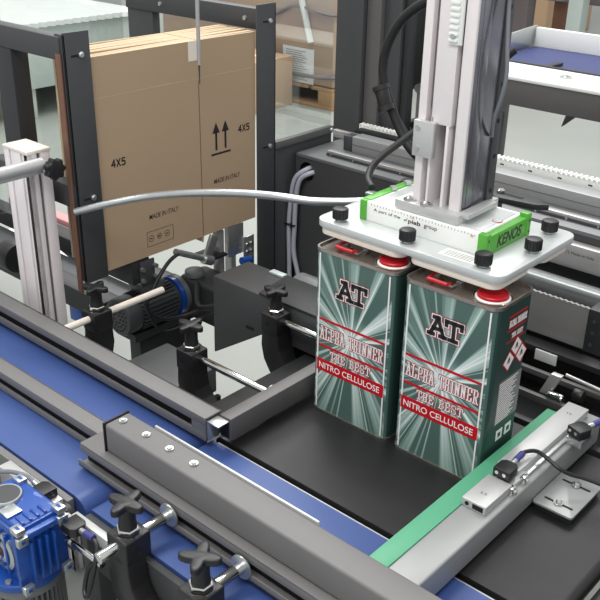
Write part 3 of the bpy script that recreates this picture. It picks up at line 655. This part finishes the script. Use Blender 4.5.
mg = thing('carton_magazine', (-.6, .24, -.10), 'dark grey steel frame holding the stack of carton blanks between two upright plates', 'magazine frame')
def angle_plate(y0, y1, z0, z1, nm):
    m = MB(); m.box(-.5975, -.5935, y0, y1, z0, z1, .0008); m.box(-.62, -.5935, y1 - .004 if y0 > .4 else y0, y1 if y0 > .4 else y0 + .004, z0 + .005, z1 - .003, .0008)
    return m.build(nm, 'darkpaint', mg)
angle_plate(-.045, .014, .062, .573, 'front_plate'); angle_plate(.471, .533, -.16, .576, 'front_plate')
for (yy, zz) in ((-.008, .530), (.512, .538), (-.008, .245), (.512, .245)):
    MB().box(-.5936, -.5931, yy - .022, yy + .010, zz - .003, zz + .001, 0).build('slot', 'deep', mg)
    MB().lathe([(0, .006), (.004, .006), (.006, .004), (.006, 0)], (-.5935, yy, zz), 18, X).build('bolt', 'zinc', mg)
MB().box(-.616, -.6005, -.0505, -.0465, .04, .535, .001).build('brown_strip', 'brass', mg)
MB().box(-1.10, -.602, -.050, -.020, .522, .566, .002).build('top_beam', 'darkpaint', mg)
MB().box(-.830, -.770, -.050, -.010, -.10, .522, .002).build('upright', 'blackpaint', mg)
MB().box(-1.10, -.602, .500, .530, .515, .562, .002).build('top_beam', 'darkpaint', mg)
MB().box(-1.10, -1.00, .505, .53, -.10, .515, .002).build('upright', 'darkpaint', mg)
MB().box(-.90, -.60, -.050, -.020, .228, .275, .002).build('lower_beam', 'darkpaint', mg)
for bx_ in (-.66, -.96): MB().lathe([(0, .004), (.005, .004), (.006, 0)], (bx_, .500, .538), 16, (0, -1, 0)).build('bolt', 'zinc', mg)
# bottom carrier of the magazine
MB().box(-.70, -.605, .085, .135, .010, .066, .002).build('lower_carrier', 'blackpaint', mg)
m = MB(); m.box(-.605, -.600, .105, .145, .0, .062, .001); m.build('hinge_bracket', 'darkpaint', mg)
for zz in (.018, .045):
    for yy in (.108, .145): MB().cyl((-.600, yy, zz), (-.592, yy, zz), .005, n=12).build('bracket_bolt', 'zinc', mg)
MB().box(-.606, -.601, .378, .428, -.01, .068, .001).build('zinc_bracket', 'zinc', mg)
MB().box(-.64, -.615, .36, .375, -.20, .06, .001).box(-.64, -.615, .40, .415, -.20, .06, .001).build('slide_bar', 'shinybar', mg)
MB().box(-.60, -.596, .425, .460, -.05, .03, .001).build('zinc_bracket', 'zinc', mg)
for zz in (-.03, -.01, .01): 
    for yy in (.435, .45): MB().cyl((-.596, yy, zz), (-.592, yy, zz), .0045, n=12).build('bracket_bolt', 'chrome', mg)
MB().cyl((-.58, .40, -.02), (-.58, .43, -.025), .010, n=16).build('blue_fitting', 'mblue', mg)
m = MB(); m.box(-.598, -.590, .296, .322, .005, .070, .002, rot=Matrix.Rotation(-.45, 3, 'X')); m.build('swing_arm', 'zinc', mg)
m = MB(); m.cyl((-.592, .20, .062), (-.592, .30, .012), .0075, n=16); m.cyl((-.592, .285, .018), (-.592, .31, .006), .012, n=16); m.build('piston', 'zinc', mg)
MB().box(-.66, -.60, .318, .372, -.002, .004, .001).build('black_shelf', 'black', mg)
tag(MB().tube([(-.59, .215, .058), (-.585, .17, .045), (-.58, .12, .0), (-.58, .10, -.04), (-.57, .13, -.075), (-.56, .19, -.085), (-.50, .25, -.05)], .0045, 10).build('air_hose', 'rubber'), 'black hose looping below the cartons over the electric motor', 'hose')
tag(MB().tube([(-.588, .10, -.004), (-.575, .095, -.04), (-.565, .13, -.105), (-.545, .20, -.10), (-.50, .24, -.075)], .0035, 10).build('air_hose', 'rubber'), 'thinner black hose crossing the electric motor below the hinge bracket', 'hose')
# probe hanging down in front
pr = thing('hanging_probe', (-.56, .262, .43), 'thin polished probe with dark needle tip hanging in front of the carton top', 'probe')
MB().cyl((-.56, .262, .478), (-.56, .262, .90), .0042, n=18).build('tube', 'shinybar', pr)
MB().cyl((-.56, .262, .438), (-.56, .262, .478), .0009, .0022, n=12).build('needle', 'motordark', pr)

# left aluminium post and tube
lp = thing('slotted_post', (-.69, -.08, FZ), 'tall slotted aluminium post with a pale cap at the left edge behind the blue belt', 'post')
m = MB()
px0, px1, py0, py1 = -.722, -.640, -.120, -.068
for (a, b) in ((px0, px0 + .018), (px0 + .024, px1 - .024), (px1 - .018, px1)): m.box(a, b, py0, py0 + .012, FZ, .346, .001)
for (a, b) in ((py0, py0 + .022), (py0 + .030, py1)): m.box(px1 - .012, px1, a, b, FZ, .346, .001)
m.box(px0, px1 - .006, py1 - .006, py1, FZ, .346, .001); m.box(px0, px0 + .006, py0 + .005, py1, FZ, .346, .001)
m.build('profile', 'colalu', lp)
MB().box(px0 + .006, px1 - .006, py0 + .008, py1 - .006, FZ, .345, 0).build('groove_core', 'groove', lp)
MB().box(px0 - .002, px1 + .001, py0 - .001, py1 + .002, .346, .353, .001).build('cap', 'cream', lp)
at = thing('aluminium_tube', (-.62, -.14, .32), 'round grey aluminium tube ending in a black lobed knob at the left post', 'arm')
MB().cyl((-.618, -.60, .331), (-.618, -.088, .331), .0125, n=24).box(-.620, -.612, -.60, -.09, .314, .322, .001).build('arm_tube', 'alu', at)
pts = []
for i in range(42):
    a = 2 * PI * i / 42; rr = .0200 + .0028 * math.cos(7 * a); pts.append((rr * math.cos(a), rr * math.sin(a)))
MB().prism(pts, (-.606, -.074, .322), Y, Z, X, .016, .002).build('lobed_knob', 'black', at, sharp=50)
MB().cyl((-.625, -.074, .322), (-.606, -.074, .322), .009).build('knob_neck', 'black', at)
at.location.y -= .014

# ================================================================== MIDDLE MACHINE
lb = thing('support_beam', (-.43, .1, -.19), 'wide dark grey steel beam behind the slotted guide rail, running under the sheet metal cover', 'beam')
MB().box(-.510, -.352, -.60, .095, -.160, -.100, .003).build('body', 'motorgrey', lb)
MB().box(-.351, -.340, -.60, .095, -.195, -.165, .001).build('lower_ledge', 'blackpaint', lb)
for yy in (.055, .072): MB().lathe([(0, .004), (.004, .004), (.006, 0)], (-.40, yy, -.100), 14).build('screw', 'zinc', lb)
dp = thing('dark_table_plate', (-.14, .1, -.08), 'dark steel table plate between the two rod clamps and the cross tube', 'table plate')
MB().box(-.186, -.066, -.165, .50, -.060, -.042, .002).build('top', 'blackpaint', dp)
MB().box(-.184, -.166, -.16, .49, -.14, -.060, .001).build('skirt', 'blackpaint', dp)
for yy in (-.12, .45): MB().box(-.16, -.12, yy - .02, yy + .02, FZ, -.060, .002).build('leg', 'blackpaint', dp)
cv = thing('sheet_metal_cover', (-.3, .2, -.10), 'dark grey folded sheet metal cover in the middle of the picture, left of the tins', 'cover')
MB().prism([(-.448, -.135), (-.292, -.031), (-.105, -.031), (-.105, .0565), (-.445, .0565)], (0, .178, 0), X, Z, Y, .110, .003).build('housing', 'darkpaint', cv)
MB().prism([(-.305, .176), (-.105, .176), (-.105, .280), (-.320, .280)], (0, 0, .0570), X, Y, Z, .006, .001).build('top_plate', 'blackpaint', cv)
MB().box(-.365, -.325, .270, .286, .0567, .062, .001).build('rear_block', 'palegreen', cv)
MB().box(-.345, -.322, .1770, .1779, -.035, -.028, 0).build('slot', 'deep', cv)
MB().box(-.285, -.225, .20, .26, FZ, -.037, .002).build('pedestal', 'blackpaint', cv)
# electric motor
em = thing('electric_motor', (-.66, .12, -.14), 'grey finned electric motor lying behind the slotted rail, fan grille facing left', 'motor')
def mot(r0, r1, y0, y1): return ((-.66, y0, -.075), (-.66, y1, -.075))
MB().cyl((-.66, .075, -.085), (-.66, .120, -.085), .046, n=40, bev=.008).build('fan_cowl', 'motordark', em)
m = MB()
for rr in (.012, .022, .032):
    for i in range(int(rr * 600)):
        a = 2 * PI * i / int(rr * 600); m.cyl((-.66 + rr * math.cos(a), .0752, -.085 + rr * math.sin(a)), (-.66 + rr * math.cos(a), .0744, -.085 + rr * math.sin(a)), .0032, n=6)
o = m.build('grille_holes', 'deep', em)
m = MB(); m.cyl((-.66, .12, -.085), (-.66, .235, -.085), .040, n=40)
for i in range(30):
    a = 2 * PI * i / 30; m.box(-.66 + .043 * math.cos(a) - .005, -.66 + .043 * math.cos(a) + .005, .12, .225, -.085 + .043 * math.sin(a) - .0012, -.085 + .043 * math.sin(a) + .0012, 0, rot=Matrix.Rotation(-a, 3, 'Y'))
m.build('finned_body', 'motordark', em)
MB().box(-.690, -.635, .135, .200, -.042, -.018, .003).build('terminal_box', 'motorgrey', em)
MB().cyl((-.66, .235, -.085), (-.66, .247, -.085), .049, n=40).build('blue_flange', 'mblue', em)
MB().cyl((-.66, .247, -.085), (-.66, .26, -.085), .050, n=40).build('ring', 'motorgrey', em)
MB().box(-.66, -.53, .262, .35, -.14, -.035, .012, 3).build('gear_housing', 'blackpaint', em)
MB().cyl((-.625, .285, -.035), (-.625, .285, -.020), .024, n=32, bev=.003).build('round_cap', 'motorgrey', em)
MB().box(-.69, -.63, .10, .30, -.15, -.130, .002).box(-.68, -.64, .12, .28, FZ, -.15, .002).build('foot', 'blackpaint', em)
tag(MB().tube([(-.59, .262, -.04), (-.52, .20, -.05), (-.46, .19, -.03), (-.43, .20, -.03)], .0065, 12).build('motor_cable', 'rubber'), 'short black cable running from the motor gear housing to the sheet metal cover', 'cable')
tag(MB().cyl((-.36, .36, -.01), (-.22, .36, -.01), .040, n=40, bev=.004).build('grey_roller', 'motorgrey'), 'pale grey round housing just left of the left tin, behind the dark plate', 'roller')

# ================================================================== HOUSING AND RAILS BEHIND
hs = thing('machine_housing', (.3, .8, FZ), 'long dark grey machine housing with a round cable hole, behind the gripper', 'housing')
# front face with round hole made as a ring of panels
def holed_panel(mb, x0, x1, z0, z1, hx, hz, r, y0, t):
    n = 40; out = []
    ang = [2 * PI * i / n for i in range(n)]
    def edge(a):
        c, s_ = math.cos(a), math.sin(a); k = 1e9
        if c > 1e-9: k = min(k, (x1 - hx) / c)
        if c < -1e-9: k = min(k, (x0 - hx) / c)
        if s_ > 1e-9: k = min(k, (z1 - hz) / s_)
        if s_ < -1e-9: k = min(k, (z0 - hz) / s_)
        return (hx + k * c, hz + k * s_)
    cs = sorted(ang + [math.atan2(zz - hz, xx - hx) % (2 * PI) for xx in (x0, x1) for zz in (z0, z1)])
    for a, b in zip(cs, cs[1:] + [cs[0]]):
        p = [(hx + r * math.cos(a), hz + r * math.sin(a)), edge(a), edge(b), (hx + r * math.cos(b), hz + r * math.sin(b))]
        mb.face([(q[0], y0, q[1]) for q in p])
        mb.face([(p[0][0], y0, p[0][1]), (p[3][0], y0, p[3][1]), (p[3][0], y0 + t, p[3][1]), (p[0][0], y0 + t, p[0][1])])
        mb.face([(q[0], y0 + t, q[1]) for q in p])
    return mb
m = MB(); holed_panel(m, -.585, .0, -.45, .202, -.548, .170, .024, .600, .004); m.box(0, 2.2, .600, .604, -.45, .202, 0)
bmesh.ops.remove_doubles(m.bm, verts=m.bm.verts, dist=1e-5); m.build('front_panel', 'darkpaint', hs)
MB().box(-.585, 2.2, .600, .866, .202, .212, .002).build('top_shelf', 'motorgrey', hs)
MB().box(-.585, -.580, .604, .86, -.45, .202, 0).build('side_panel', 'darkpaint', hs)
MB().box(-.575, 2.2, .66, .664, -.45, .200, 0).build('inner_wall', 'deep', hs)
for xx in (-.5, .6): MB().box(xx, xx + .05, .62, .655, FZ, -.45, 0).build('leg', 'blackpaint', hs)
for k, dx_ in enumerate((0, .016)):
    pts = [(-.545 + dx_, .65, .175 - k * .006), (-.545 + dx_, .60, .178 - k * .006), (-.572 + dx_, .583, .150), (-.596 + dx_ + .012, .582, .09), (-.602 + dx_ * 1.2 + .012, .582, .02), (-.600 + dx_ + .012, .582, -.05), (-.585 + dx_ + .02 * k, .582, -.13), (-.575 + dx_ + .03 * k, .582, -.22)]
    tag(MB().tube(pts, .0062, 12).build('pale_hose', 'hose'), ['left', 'right'][k] + ' one of the two pale hoses coming out of the round housing hole', 'hose', 'pale hoses from the housing hole')
ct = thing('cable_tie', (-.59, .58, .02), 'small black cable tie round the two pale hoses', 'cable tie')
for zz in (.025,): MB().box(-.605, -.565, .572, .592, zz, zz + .004, .001).build('strap', 'black', ct)
# rails on the shelf
def rail(name, mt_, x0, x1, y0, y1, z0, z1, label, cat='rail', bev=.0015):
    return tag(MB().box(x0, x1, y0, y1, z0, z1, bev).build(name, mt_), label, cat)
cr2 = thing('linear_guide', (.3, .64, .212), 'polished linear guide rail at the front of the grey shelf with screw heads', 'rail')
MB().box(-.515, 2.1, .636, .654, .2122, .2245, .002).build('rail', 'shinybar', cr2)
MB().box(-.515, 2.1, .6335, .6362, .2125, .2185, .0005).build('lower_edge', 'motordark', cr2)
for i in range(14): MB().cyl((-.50 + i * .07, .6333, .2158), (-.50 + i * .07, .6327, .2158), .0028, n=10).build('screw', 'chrome', cr2)
bx2 = thing('aluminium_profile', (.3, .70, .212), 'long aluminium box profile lying along the grey shelf, bright top edge', 'profile')
MB().box(-.488, 2.1, .700, .740, .2122, .252, .002).build('profile', 'grbar', bx2)
MB().box(-.488, 2.1, .6990, .7000, .2310, .2325, 0).build('groove', 'groove', bx2)
MB().box(-.515, -.489, .700, .730, .2122, .250, .001).build('end_block', 'motordark', bx2)
rk = thing('toothed_rack', (.3, .85, .212), 'pale toothed rack with small holes along the back of the grey shelf', 'rack')
m = MB(); m.box(-.58, 2.1, .845, .8645, .2125, .236, .001); m.build('rack', 'white', rk)
m = MB()
for i in range(150): m.box(-.578 + i * .0125, -.572 + i * .0125, .843, .862, .236, .240, 0)
tag(m.build('teeth', 'white', rk), kind='stuff')
for i in range(12): MB().box(-.30 + i * .075, -.29 + i * .075, .8445, .845, .222, .2255, 0).build('slot_hole', 'motordark', rk)
rail('strip_rail', 'shinybar', -.612, 2.1, .775, .790, .2122, .2315, 'thin bright strip between the aluminium profile and the pale rack')
MB_ = tag(MB().box(-.56, -.36, .80, .83, .2122, .236, .001).build('black_chain_guide', 'black'), 'short black ribbed guide behind the profile next to the pillar', 'guide')
ba = thing('slotted_bracket', (.13, .33, .30), 'black slotted adjusting arm with one bolt right behind the vacuum unit', 'arm')
MB().prism([(.110, .335), (.135, .318), (.205, .330), (.225, .345), (.190, .362), (.110, .362)], (0, 0, .334), X, Y, Z, .010, .001).build('plate', 'blackpaint', ba)
MB().box(.130, .175, .338, .348, .344, .3445, 0).build('slot', 'deep', ba)
MB().lathe([(0, .006), (.005, .006), (.007, .004), (.007, 0)], (.130, .345, .3445), 18).build('bolt', 'chrome', ba)
MB().box(.112, .128, .345, .360, -.09, .334, .001).build('stem', 'blackpaint', ba)
# right hand parts in front of the housing
fp = thing('lettered_face_plate', (.5, .585, .15), 'long brushed grey plate with faint small lettering right of the gripper', 'plate')
MB().box(-.10, 2.1, .572, .598, .140, .190, .002).build('plate', 'shinybar', fp)
text('plate_lettering', 'by AT12 Made in Italy', (.185, .5718, .172), X, Z, .085, .008, 'motordark', fp)
tag(MB().cyl((-.10, .535, .108), (2.1, .535, .108), .0240, n=40).build('steel_roller', 'motorgrey'), 'long polished steel roller below the lettered plate, right of the tins', 'roller')
tag(MB().box(-.10, 2.1, .500, .508, .1335, .1365, .0005).build('brass_edge_strip', 'palegreen'), 'thin yellowish strip above the polished roller', 'strip')
sw = thing('serrated_plate', (.2, .45, .04), 'grey steel plate with a fine serrated top edge right beside the tins', 'plate')
pts = [(.02, .044)] + [(.284, .044)]
n_ = 48
for i in range(n_ + 1):
    xx = .284 - i * (.264 / n_); pts.append((xx, .128 + (.0022 if i % 2 else 0)))
MB().prism(pts, (0, .448, 0), X, Z, Y, .006, 0).build('plate', 'shinybar', sw, flat=True)
MB().box(.02, .29, .455, .52, .036, .044, .001).build('rear_base', 'blackpaint', sw)
bk = thing('bearing_block', (.33, .4, .05), 'dark grey bearing block with three screws at the right edge', 'block')
MB().box(.311, .360, .380, .44, .078, .163, .002).build('body', 'blackpaint', bk)
for zz in (.095, .118, .141): MB().cyl((.324, .380, zz), (.324, .3785, zz), .0034, n=16).build('screw', 'motordark', bk)
for i, (yy, y2, z0, z1, mt_, lb_) in enumerate(((.415, .445, .022, .034, 'blackpaint', 'dark grey upper ledge under the serrated plate, right of the tins'),
      (.352, .362, .010, .021, 'midpaint', 'thin grey middle ledge rail below the white label, right of the tins'),
      (.275, .285, .006, .020, 'midpaint', 'thin grey front ledge rail just behind the green strip end'))):
    rail('ledge_rail', mt_, -.05, 1.6, yy, y2, z0, z1, lb_, bev=.001)
rail('black_trough', 'blackpaint', -.05, 1.6, .212, .226, -.04, .004, 'black cross channel behind the black belt, right of the tins', 'channel')
tr = thing('trough_wall', (.5, .43, -.3), 'black recessed wall panel between the ledge rails right of the tins', 'panel')
MB().box(-.05, 1.6, .560, .570, -.42, .10, 0).build('back', 'blackpaint', tr)
MB().box(-.05, 1.6, .23, .56, -.10, -.09, 0).build('bottom', 'blackpaint', tr)
MB().box(-.05, 1.6, .4455, .448, -.06, .034, 0).build('lip', 'deep', tr)
lbx = tag(MB().box(.208, .253, .4100, .4140, .009, .031, .001).build('white_label', 'white'), 'blank cream label on the black ledge right of the tins', 'label')
lbx.location = lbx.location + Vector((0, 0, 0))
lv = thing('steel_lever', (.3, .29, .02), 'bright steel lever block with a round bolt behind the green strip end', 'lever')
MB().prism([(.281, .018), (.300, .018), (.318, .062), (.298, .062)], (0, .292, 0), X, Z, Y, .012, .001).build('blade', 'alu', lv)
m = MB(); m.cyl((.302, .286, .024), (.330, .286, .024), .009, n=20, bev=.001); m.build('bolt', 'chrome', lv)
MB().cyl((.310, .33, .048), (.44, .33, .040), .0035, n=20).build('rod', 'shinybar', lv)
MB().cyl((.338, .31, .03), (.356, .31, .03), .012, n=28, bev=.002).build('black_collar', 'black', lv)
for (a, b) in ((.36, .40), (.40, .40), (.385, .41)): tag(MB().lathe([(0, .008), (.006, .008), (.009, .004), (.009, 0)], (a, b + .012, .052 if b == .41 else .045), 16, (0, -1, 0)).build('dark_bolt', 'motordark', lv))

# ================================================================== ENCLOSURE
PX = (-.690, -.602, -.556, -.502)
pl = thing('enclosure_post', (-.60, .90, FZ), 'wide dark grey enclosure post standing left of the thick black hose', 'post')
MB().box(PX[0], PX[1], .870, .90, FZ, 1.1, .002).build('front_face', 'darkpaint', pl)
MB().box(PX[1] + .001, PX[2], .885, .93, FZ, 1.1, .002).build('centre_strip', 'midpaint', pl)
MB().box(PX[2] + .001, PX[3], .900, .94, FZ, 1.1, .002).build('side_channel', 'darkpaint', pl)
MB().box(PX[3] + .004, PX[3] + .022, .91, .94, FZ, 1.1, .001).build('narrow_channel', 'blackpaint', pl)
pn = thing('guard_panel', (-.6, .64, FZ), 'dark grey lower guard panel beside the cartons with a clear window over it', 'panel')
MB().box(-.604, -.598, .5335, .752, -.60, .232, .001).build('lower_panel', 'darkpaint', pn)
MB().box(-.606, -.590, .5335, .751, .232, .250, .002).build('window_sill', 'midpaint', pn)
MB().box(-.603, -.600, .5335, .751, .250, 1.1, 0).build('window', 'glass', pn)
MB().lathe([(0, .004), (.005, .004), (.006, 0)], (-.590, .742, .241), 16, X).build('bolt', 'zinc', pn)
gw = thing('clear_guard_window', (-1.02, .22, .0), 'large clear guard panel with a thin vertical edge behind the carton stack', 'guard window')
MB().box(-1.120, -1.116, -.35, .50, .05, 1.1, 0).build('pane', 'glass', gw)
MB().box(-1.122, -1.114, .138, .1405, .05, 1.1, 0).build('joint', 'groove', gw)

# black machine parts behind the column
bpart = thing('black_machine_head', (-.45, 1.1, .1), 'black machine head with a rounded upright cover, half hidden behind the column', 'machine head')
MB().prism([(-.62, .30), (-.40, .30), (-.38, .40), (-.44, .55), (-.50, .60), (-.56, .57), (-.60, .46)], (0, 1.05, 0), X, Z, Y, .09, .012).build('rounded_cover', 'black', bpart)
MB().prism([(-.66, -.02), (-.30, -.02), (-.30, .28), (-.42, .27), (-.60, .20), (-.66, .16)], (0, .96, 0), X, Z, Y, .16, .008).build('lower_body', 'black', bpart)
MB().tube([(-.575, .955, .175), (-.50, .953, .222), (-.487, .953, .20), (-.44, .953, .03)], .004, 8).build('bright_edge', 'shinybar', bpart)
MB().cyl((-.52, 1.04, .315), (-.52, 1.02, .315), .012, n=18).build('screw', 'zinc', bpart)
MB().box(-.62, -.34, .98, 1.20, FZ, -.02, .004).build('stand', 'blackpaint', bpart)
tag(MB().tube([(-.20, .44, .43), (-.15, .46, .36), (-.09, .48, .30), (-.02, .50, .25)], .0075, 12).build('black_hose', 'rubber'), 'short black hose crossing below the ribbed coupling towards the column', 'hose')

# ================================================================== FAR RIGHT CONVEYOR
tc_ = thing('tray_conveyor', (0, 1.8, FZ), 'white sided conveyor with a dark blue belt beyond the machine, upper right', 'conveyor')
MB().box(-.95, 2.0, 1.600, 1.640, .165, .245, .003).build('front_beam', 'midpaint', tc_)
MB().box(-.95, 2.0, 1.595, 1.800, .245, .258, .004).build('front_ledge', 'white', tc_)
MB().box(-.95, 2.0, 1.800, 1.815, .240, .262, .001).build('inner_edge', 'blackpaint', tc_)
flat_belt(MB(), -.80, 2.0, 1.815, 2.19, .246, .01).build('belt', mat('dark_blue_belt', (42, 54, 108), .45, 0, .05, 6), tc_)
MB().box(-.80, 2.0, 2.195, 2.215, .225, .315, .003).build('back_wall', 'white', tc_)
MB().prism([(1.80, .235), (2.215, .235), (2.215, .32), (1.80, .300)], (-.815, 0, 0), Y, Z, X, .012, .001).build('end_wall', 'zinc', tc_)
MB().lathe([(0, .008), (.008, .008), (.010, .005), (.020, .004), (.020, 0)], (-.42, 1.70, .258), 18).build('bolt', 'zinc', tc_)
MB().box(-.55, -.53, 1.815, 1.90, .25, .262, .001).build('small_clip', 'black', tc_)
for xx in (-.90, 1.3):
    for yy in (1.64, 2.17): MB().box(xx - .03, xx + .03, yy - .02, yy + .02, FZ, .165, .002).build('leg', 'midpaint', tc_)
MB().prism([(-.355, .165), (-.325, .165), (-.365, .128)], (0, 1.60, 0), X, Z, Y, .02, .001).build('cable_clip', 'blackpaint', tc_)
# frames beyond
def post(x, y, w_, h0, h1, m_, label, name='upright_frame'):
    return tag(MB().box(x - w_ / 2, x + w_ / 2, y - w_ / 2, y + w_ / 2, h0, h1, .003).build(name, m_), label, 'frame')
post(-2.90, 6.0, .13, FZ, 1.0, 'groove', 'grey upright frame post beyond the blue tray conveyor, nearest the column')
post(-2.43, 6.0, .12, FZ, .9, 'palegreen', 'pale grey upright frame post beyond the blue tray conveyor, at its middle')
post(-2.10, 6.2, .12, FZ, .9, 'zinc', 'silver upright frame post beyond the blue tray conveyor, near the right corner')
post(-2.75, 6.4, .12, FZ, 1.0, 'brass', 'brown upright post beyond the blue tray conveyor')
tag(MB().box(-4.5, 1.5, 6.30, 6.34, -.16, -.09, .003).build('frame_rail', 'groove'), 'brown grey horizontal frame rail beyond the blue tray conveyor', 'frame')
tag(MB().box(-4.5, 1.5, 6.60, 6.66, .10, .16, .003).build('frame_rail', 'palegreen'), 'higher pale frame rail far beyond the blue tray conveyor', 'frame')
tag(MB().tube([(-.93, 2.6, .52), (-.98, 2.6, .42), (-.93, 2.6, .37), (-.87, 2.6, .40), (-.85, 2.6, .50)], .009, 10).build('hanging_cable', 'greyhose'), 'grey cable hanging in a loop right of the column top', 'cable')

# ================================================================== FAR LEFT / BACKGROUND
def pallet(x0, x1, y0, y1, z0, label):
    t = thing('wooden_pallet', ((x0 + x1) / 2, (y0 + y1) / 2, z0), label, 'pallet')
    for i in range(5):
        w2 = (x1 - x0) / 5; MB().box(x0 + i * w2 + .015, x0 + (i + 1) * w2 - .015, y0, y1, z0 + .122, z0 + .144, .003).build('deck_board', 'wood', t)
    for yy in (y0, (y0 + y1) / 2 - .05, y1 - .1):
        for xx in (x0, (x0 + x1) / 2 - .07, x1 - .145): MB().box(xx, xx + .145, yy, yy + .1, z0 + .022, z0 + .122, .003).build('block', 'wood', t)
        MB().box(x0, x1, yy, yy + .1, z0, z0 + .022, .002).build('bottom_board', 'wood', t)
    return t
pallet(-4.20, -3.08, 3.78, 4.70, FZ, 'wooden pallet carrying the film wrapped cartons behind the clear window')
wr = thing('wrapped_carton_load', (-3.64, 4.24, FZ + .144), 'tall brown carton load wrapped in clear film on the pallet', 'carton load')
MB().box(-4.18, -3.10, 3.80, 4.68, FZ + .146, 1.6, .02, 3).build('cartons', 'wrapped', wr)
pps = MB().box(-3.57, -3.28, 3.792, 3.797, -.55, -.31, 0).build('paper_sheet', 'paper', wr)
m = MB()
for i in range(14):
    zz = -.53 + i * .015; m.box(-3.54, -3.34 - (i * 7 % 5) * .012, 3.790, 3.792, zz, zz + .004, 0)
m.build('sheet_text', 'greyink', pps)
MB().tube([(-4.18, 3.79, -.10), (-3.7, 3.785, -.12), (-3.45, 3.785, -.03), (-3.09, 3.785, -.06), (-3.085, 4.3, -.04)], .010, 8).build('film_rope', 'groove', wr)
MB().tube([(-3.42, 3.78, .6), (-3.40, 3.775, .15), (-3.38, 3.77, .02), (-3.34, 3.775, -.12), (-3.30, 3.78, -.26)], .022, 8).build('film_tail', 'film', wr)
MB().tube([(-4.0, 3.78, -.47), (-3.5, 3.78, -.49), (-3.09, 3.78, -.47), (-3.08, 4.2, -.45)], .014, 8).build('film_rope', 'groove', wr)
MB().box(-3.095, -3.085, 3.85, 4.20, -.30, -.25, .004).build('white_tag', 'white', wr)
sb = thing('small_carton', (-3.5, 3.4, FZ), 'closed brown carton standing in front of the film wrapped load', 'carton')
MB().box(-3.85, -3.41, 3.35, 3.72, FZ, -.355, .006).build('box', 'carton2', sb)
MB().box(-3.855, -3.405, 3.51, 3.55, -.357, -.352, 0).build('tape', 'cream', sb)
tag(MB().box(-5.6, -4.5, 4.2, 5.0, FZ, 1.2, .02, 3).build('wrapped_carton_load', 'wrapped'), 'brown carton load behind the dark frame, farther left than the film wrapped one', 'carton load')
tag(MB().box(-4.6, -3.4, 7.4, 8.4, FZ, 1.0, .02, 3).build('brown_carton_stack', 'carton2'), 'distant brown carton stack glimpsed between column and dark post', 'carton load')
tag(MB().box(-2.9, -2.55, 5.3, 5.5, .2, 1.3, .02, 3).build('film_roll', 'film'), 'crumpled clear film hanging behind the black machine head', 'film')

wp = thing('ribbed_white_load', (-5.1, 2.4, FZ), 'long low load of ribbed white sheets under film at the upper left', 'sheet load')
MB().box(-6.6, -4.32, 1.2, 3.14, -.50, -.115, .004).build('side_sheets', 'palegreen', wp)
m = MB()
pts = []
n_ = 60
for i in range(n_ + 1):
    yy = 1.2 + i * (1.94 / n_); pts.append((-4.30 + (.03 if i % 2 else 0), yy))
pts += [(-6.6, 3.14), (-6.6, 1.2)]
m.prism(pts, (0, 0, -.115), X, Y, Z, .03).build('top_sheet', 'film', wp, flat=True)
MB().box(-4.45, -4.30, 3.15, 3.32, FZ, -.10, .004).build('corner_post', 'palegreen', wp)
for i in range(3): MB().box(-6.5, -4.35, 1.25 + i * .85, 1.40 + i * .85, FZ, -.50, .003).build('skid', 'palegreen', wp)
lt = thing('side_table_frame', (-1.6, .5, FZ), 'dark machine frame with rails seen left of and behind the slotted post', 'frame')
MB().box(-2.3, -1.0, .28, .34, -.30, -.235, .003).build('rail', 'blackpaint', lt)
MB().box(-2.3, -1.0, .50, .56, -.30, -.245, .003).build('rail', 'blackpaint', lt)
MB().box(-1.95, -1.50, .58, .62, -.26, -.238, .002).build('pink_strip', 'pink', lt)
MB().box(-2.2, -1.02, .35, .49, -.33, -.30, .002).build('tray', 'motordark', lt)
MB().cyl((-1.42, .25, -.20), (-1.36, .25, -.20), .045, n=28, bev=.004).build('black_knob', 'black', lt)
for xx in (-2.2, -1.1):
    for yy in (.29, .51): MB().box(xx, xx + .05, yy, yy + .045, FZ, -.30, .002).build('leg', 'blackpaint', lt)
MB().box(-1.20, -1.14, .30, .36, -.36, -.31, .002).build('blue_fitting', 'mblue', lt)
tag(MB().prism([(-2.05, -.30), (-1.60, -.42), (-1.55, -.35)], (0, .62, 0), X, Z, Y, .012, .001).build('steel_wedge', 'motordark'), 'dark pointed steel guide left of the carton stack', 'guide')
tag(MB().box(-2.7, -2.2, .80, 1.1, -.699, -.695, 0, rot=Matrix.Rotation(.3, 3, 'Z')).build('paper_sheet', 'paper'), 'white sheet at the left edge behind the slotted post', 'paper')
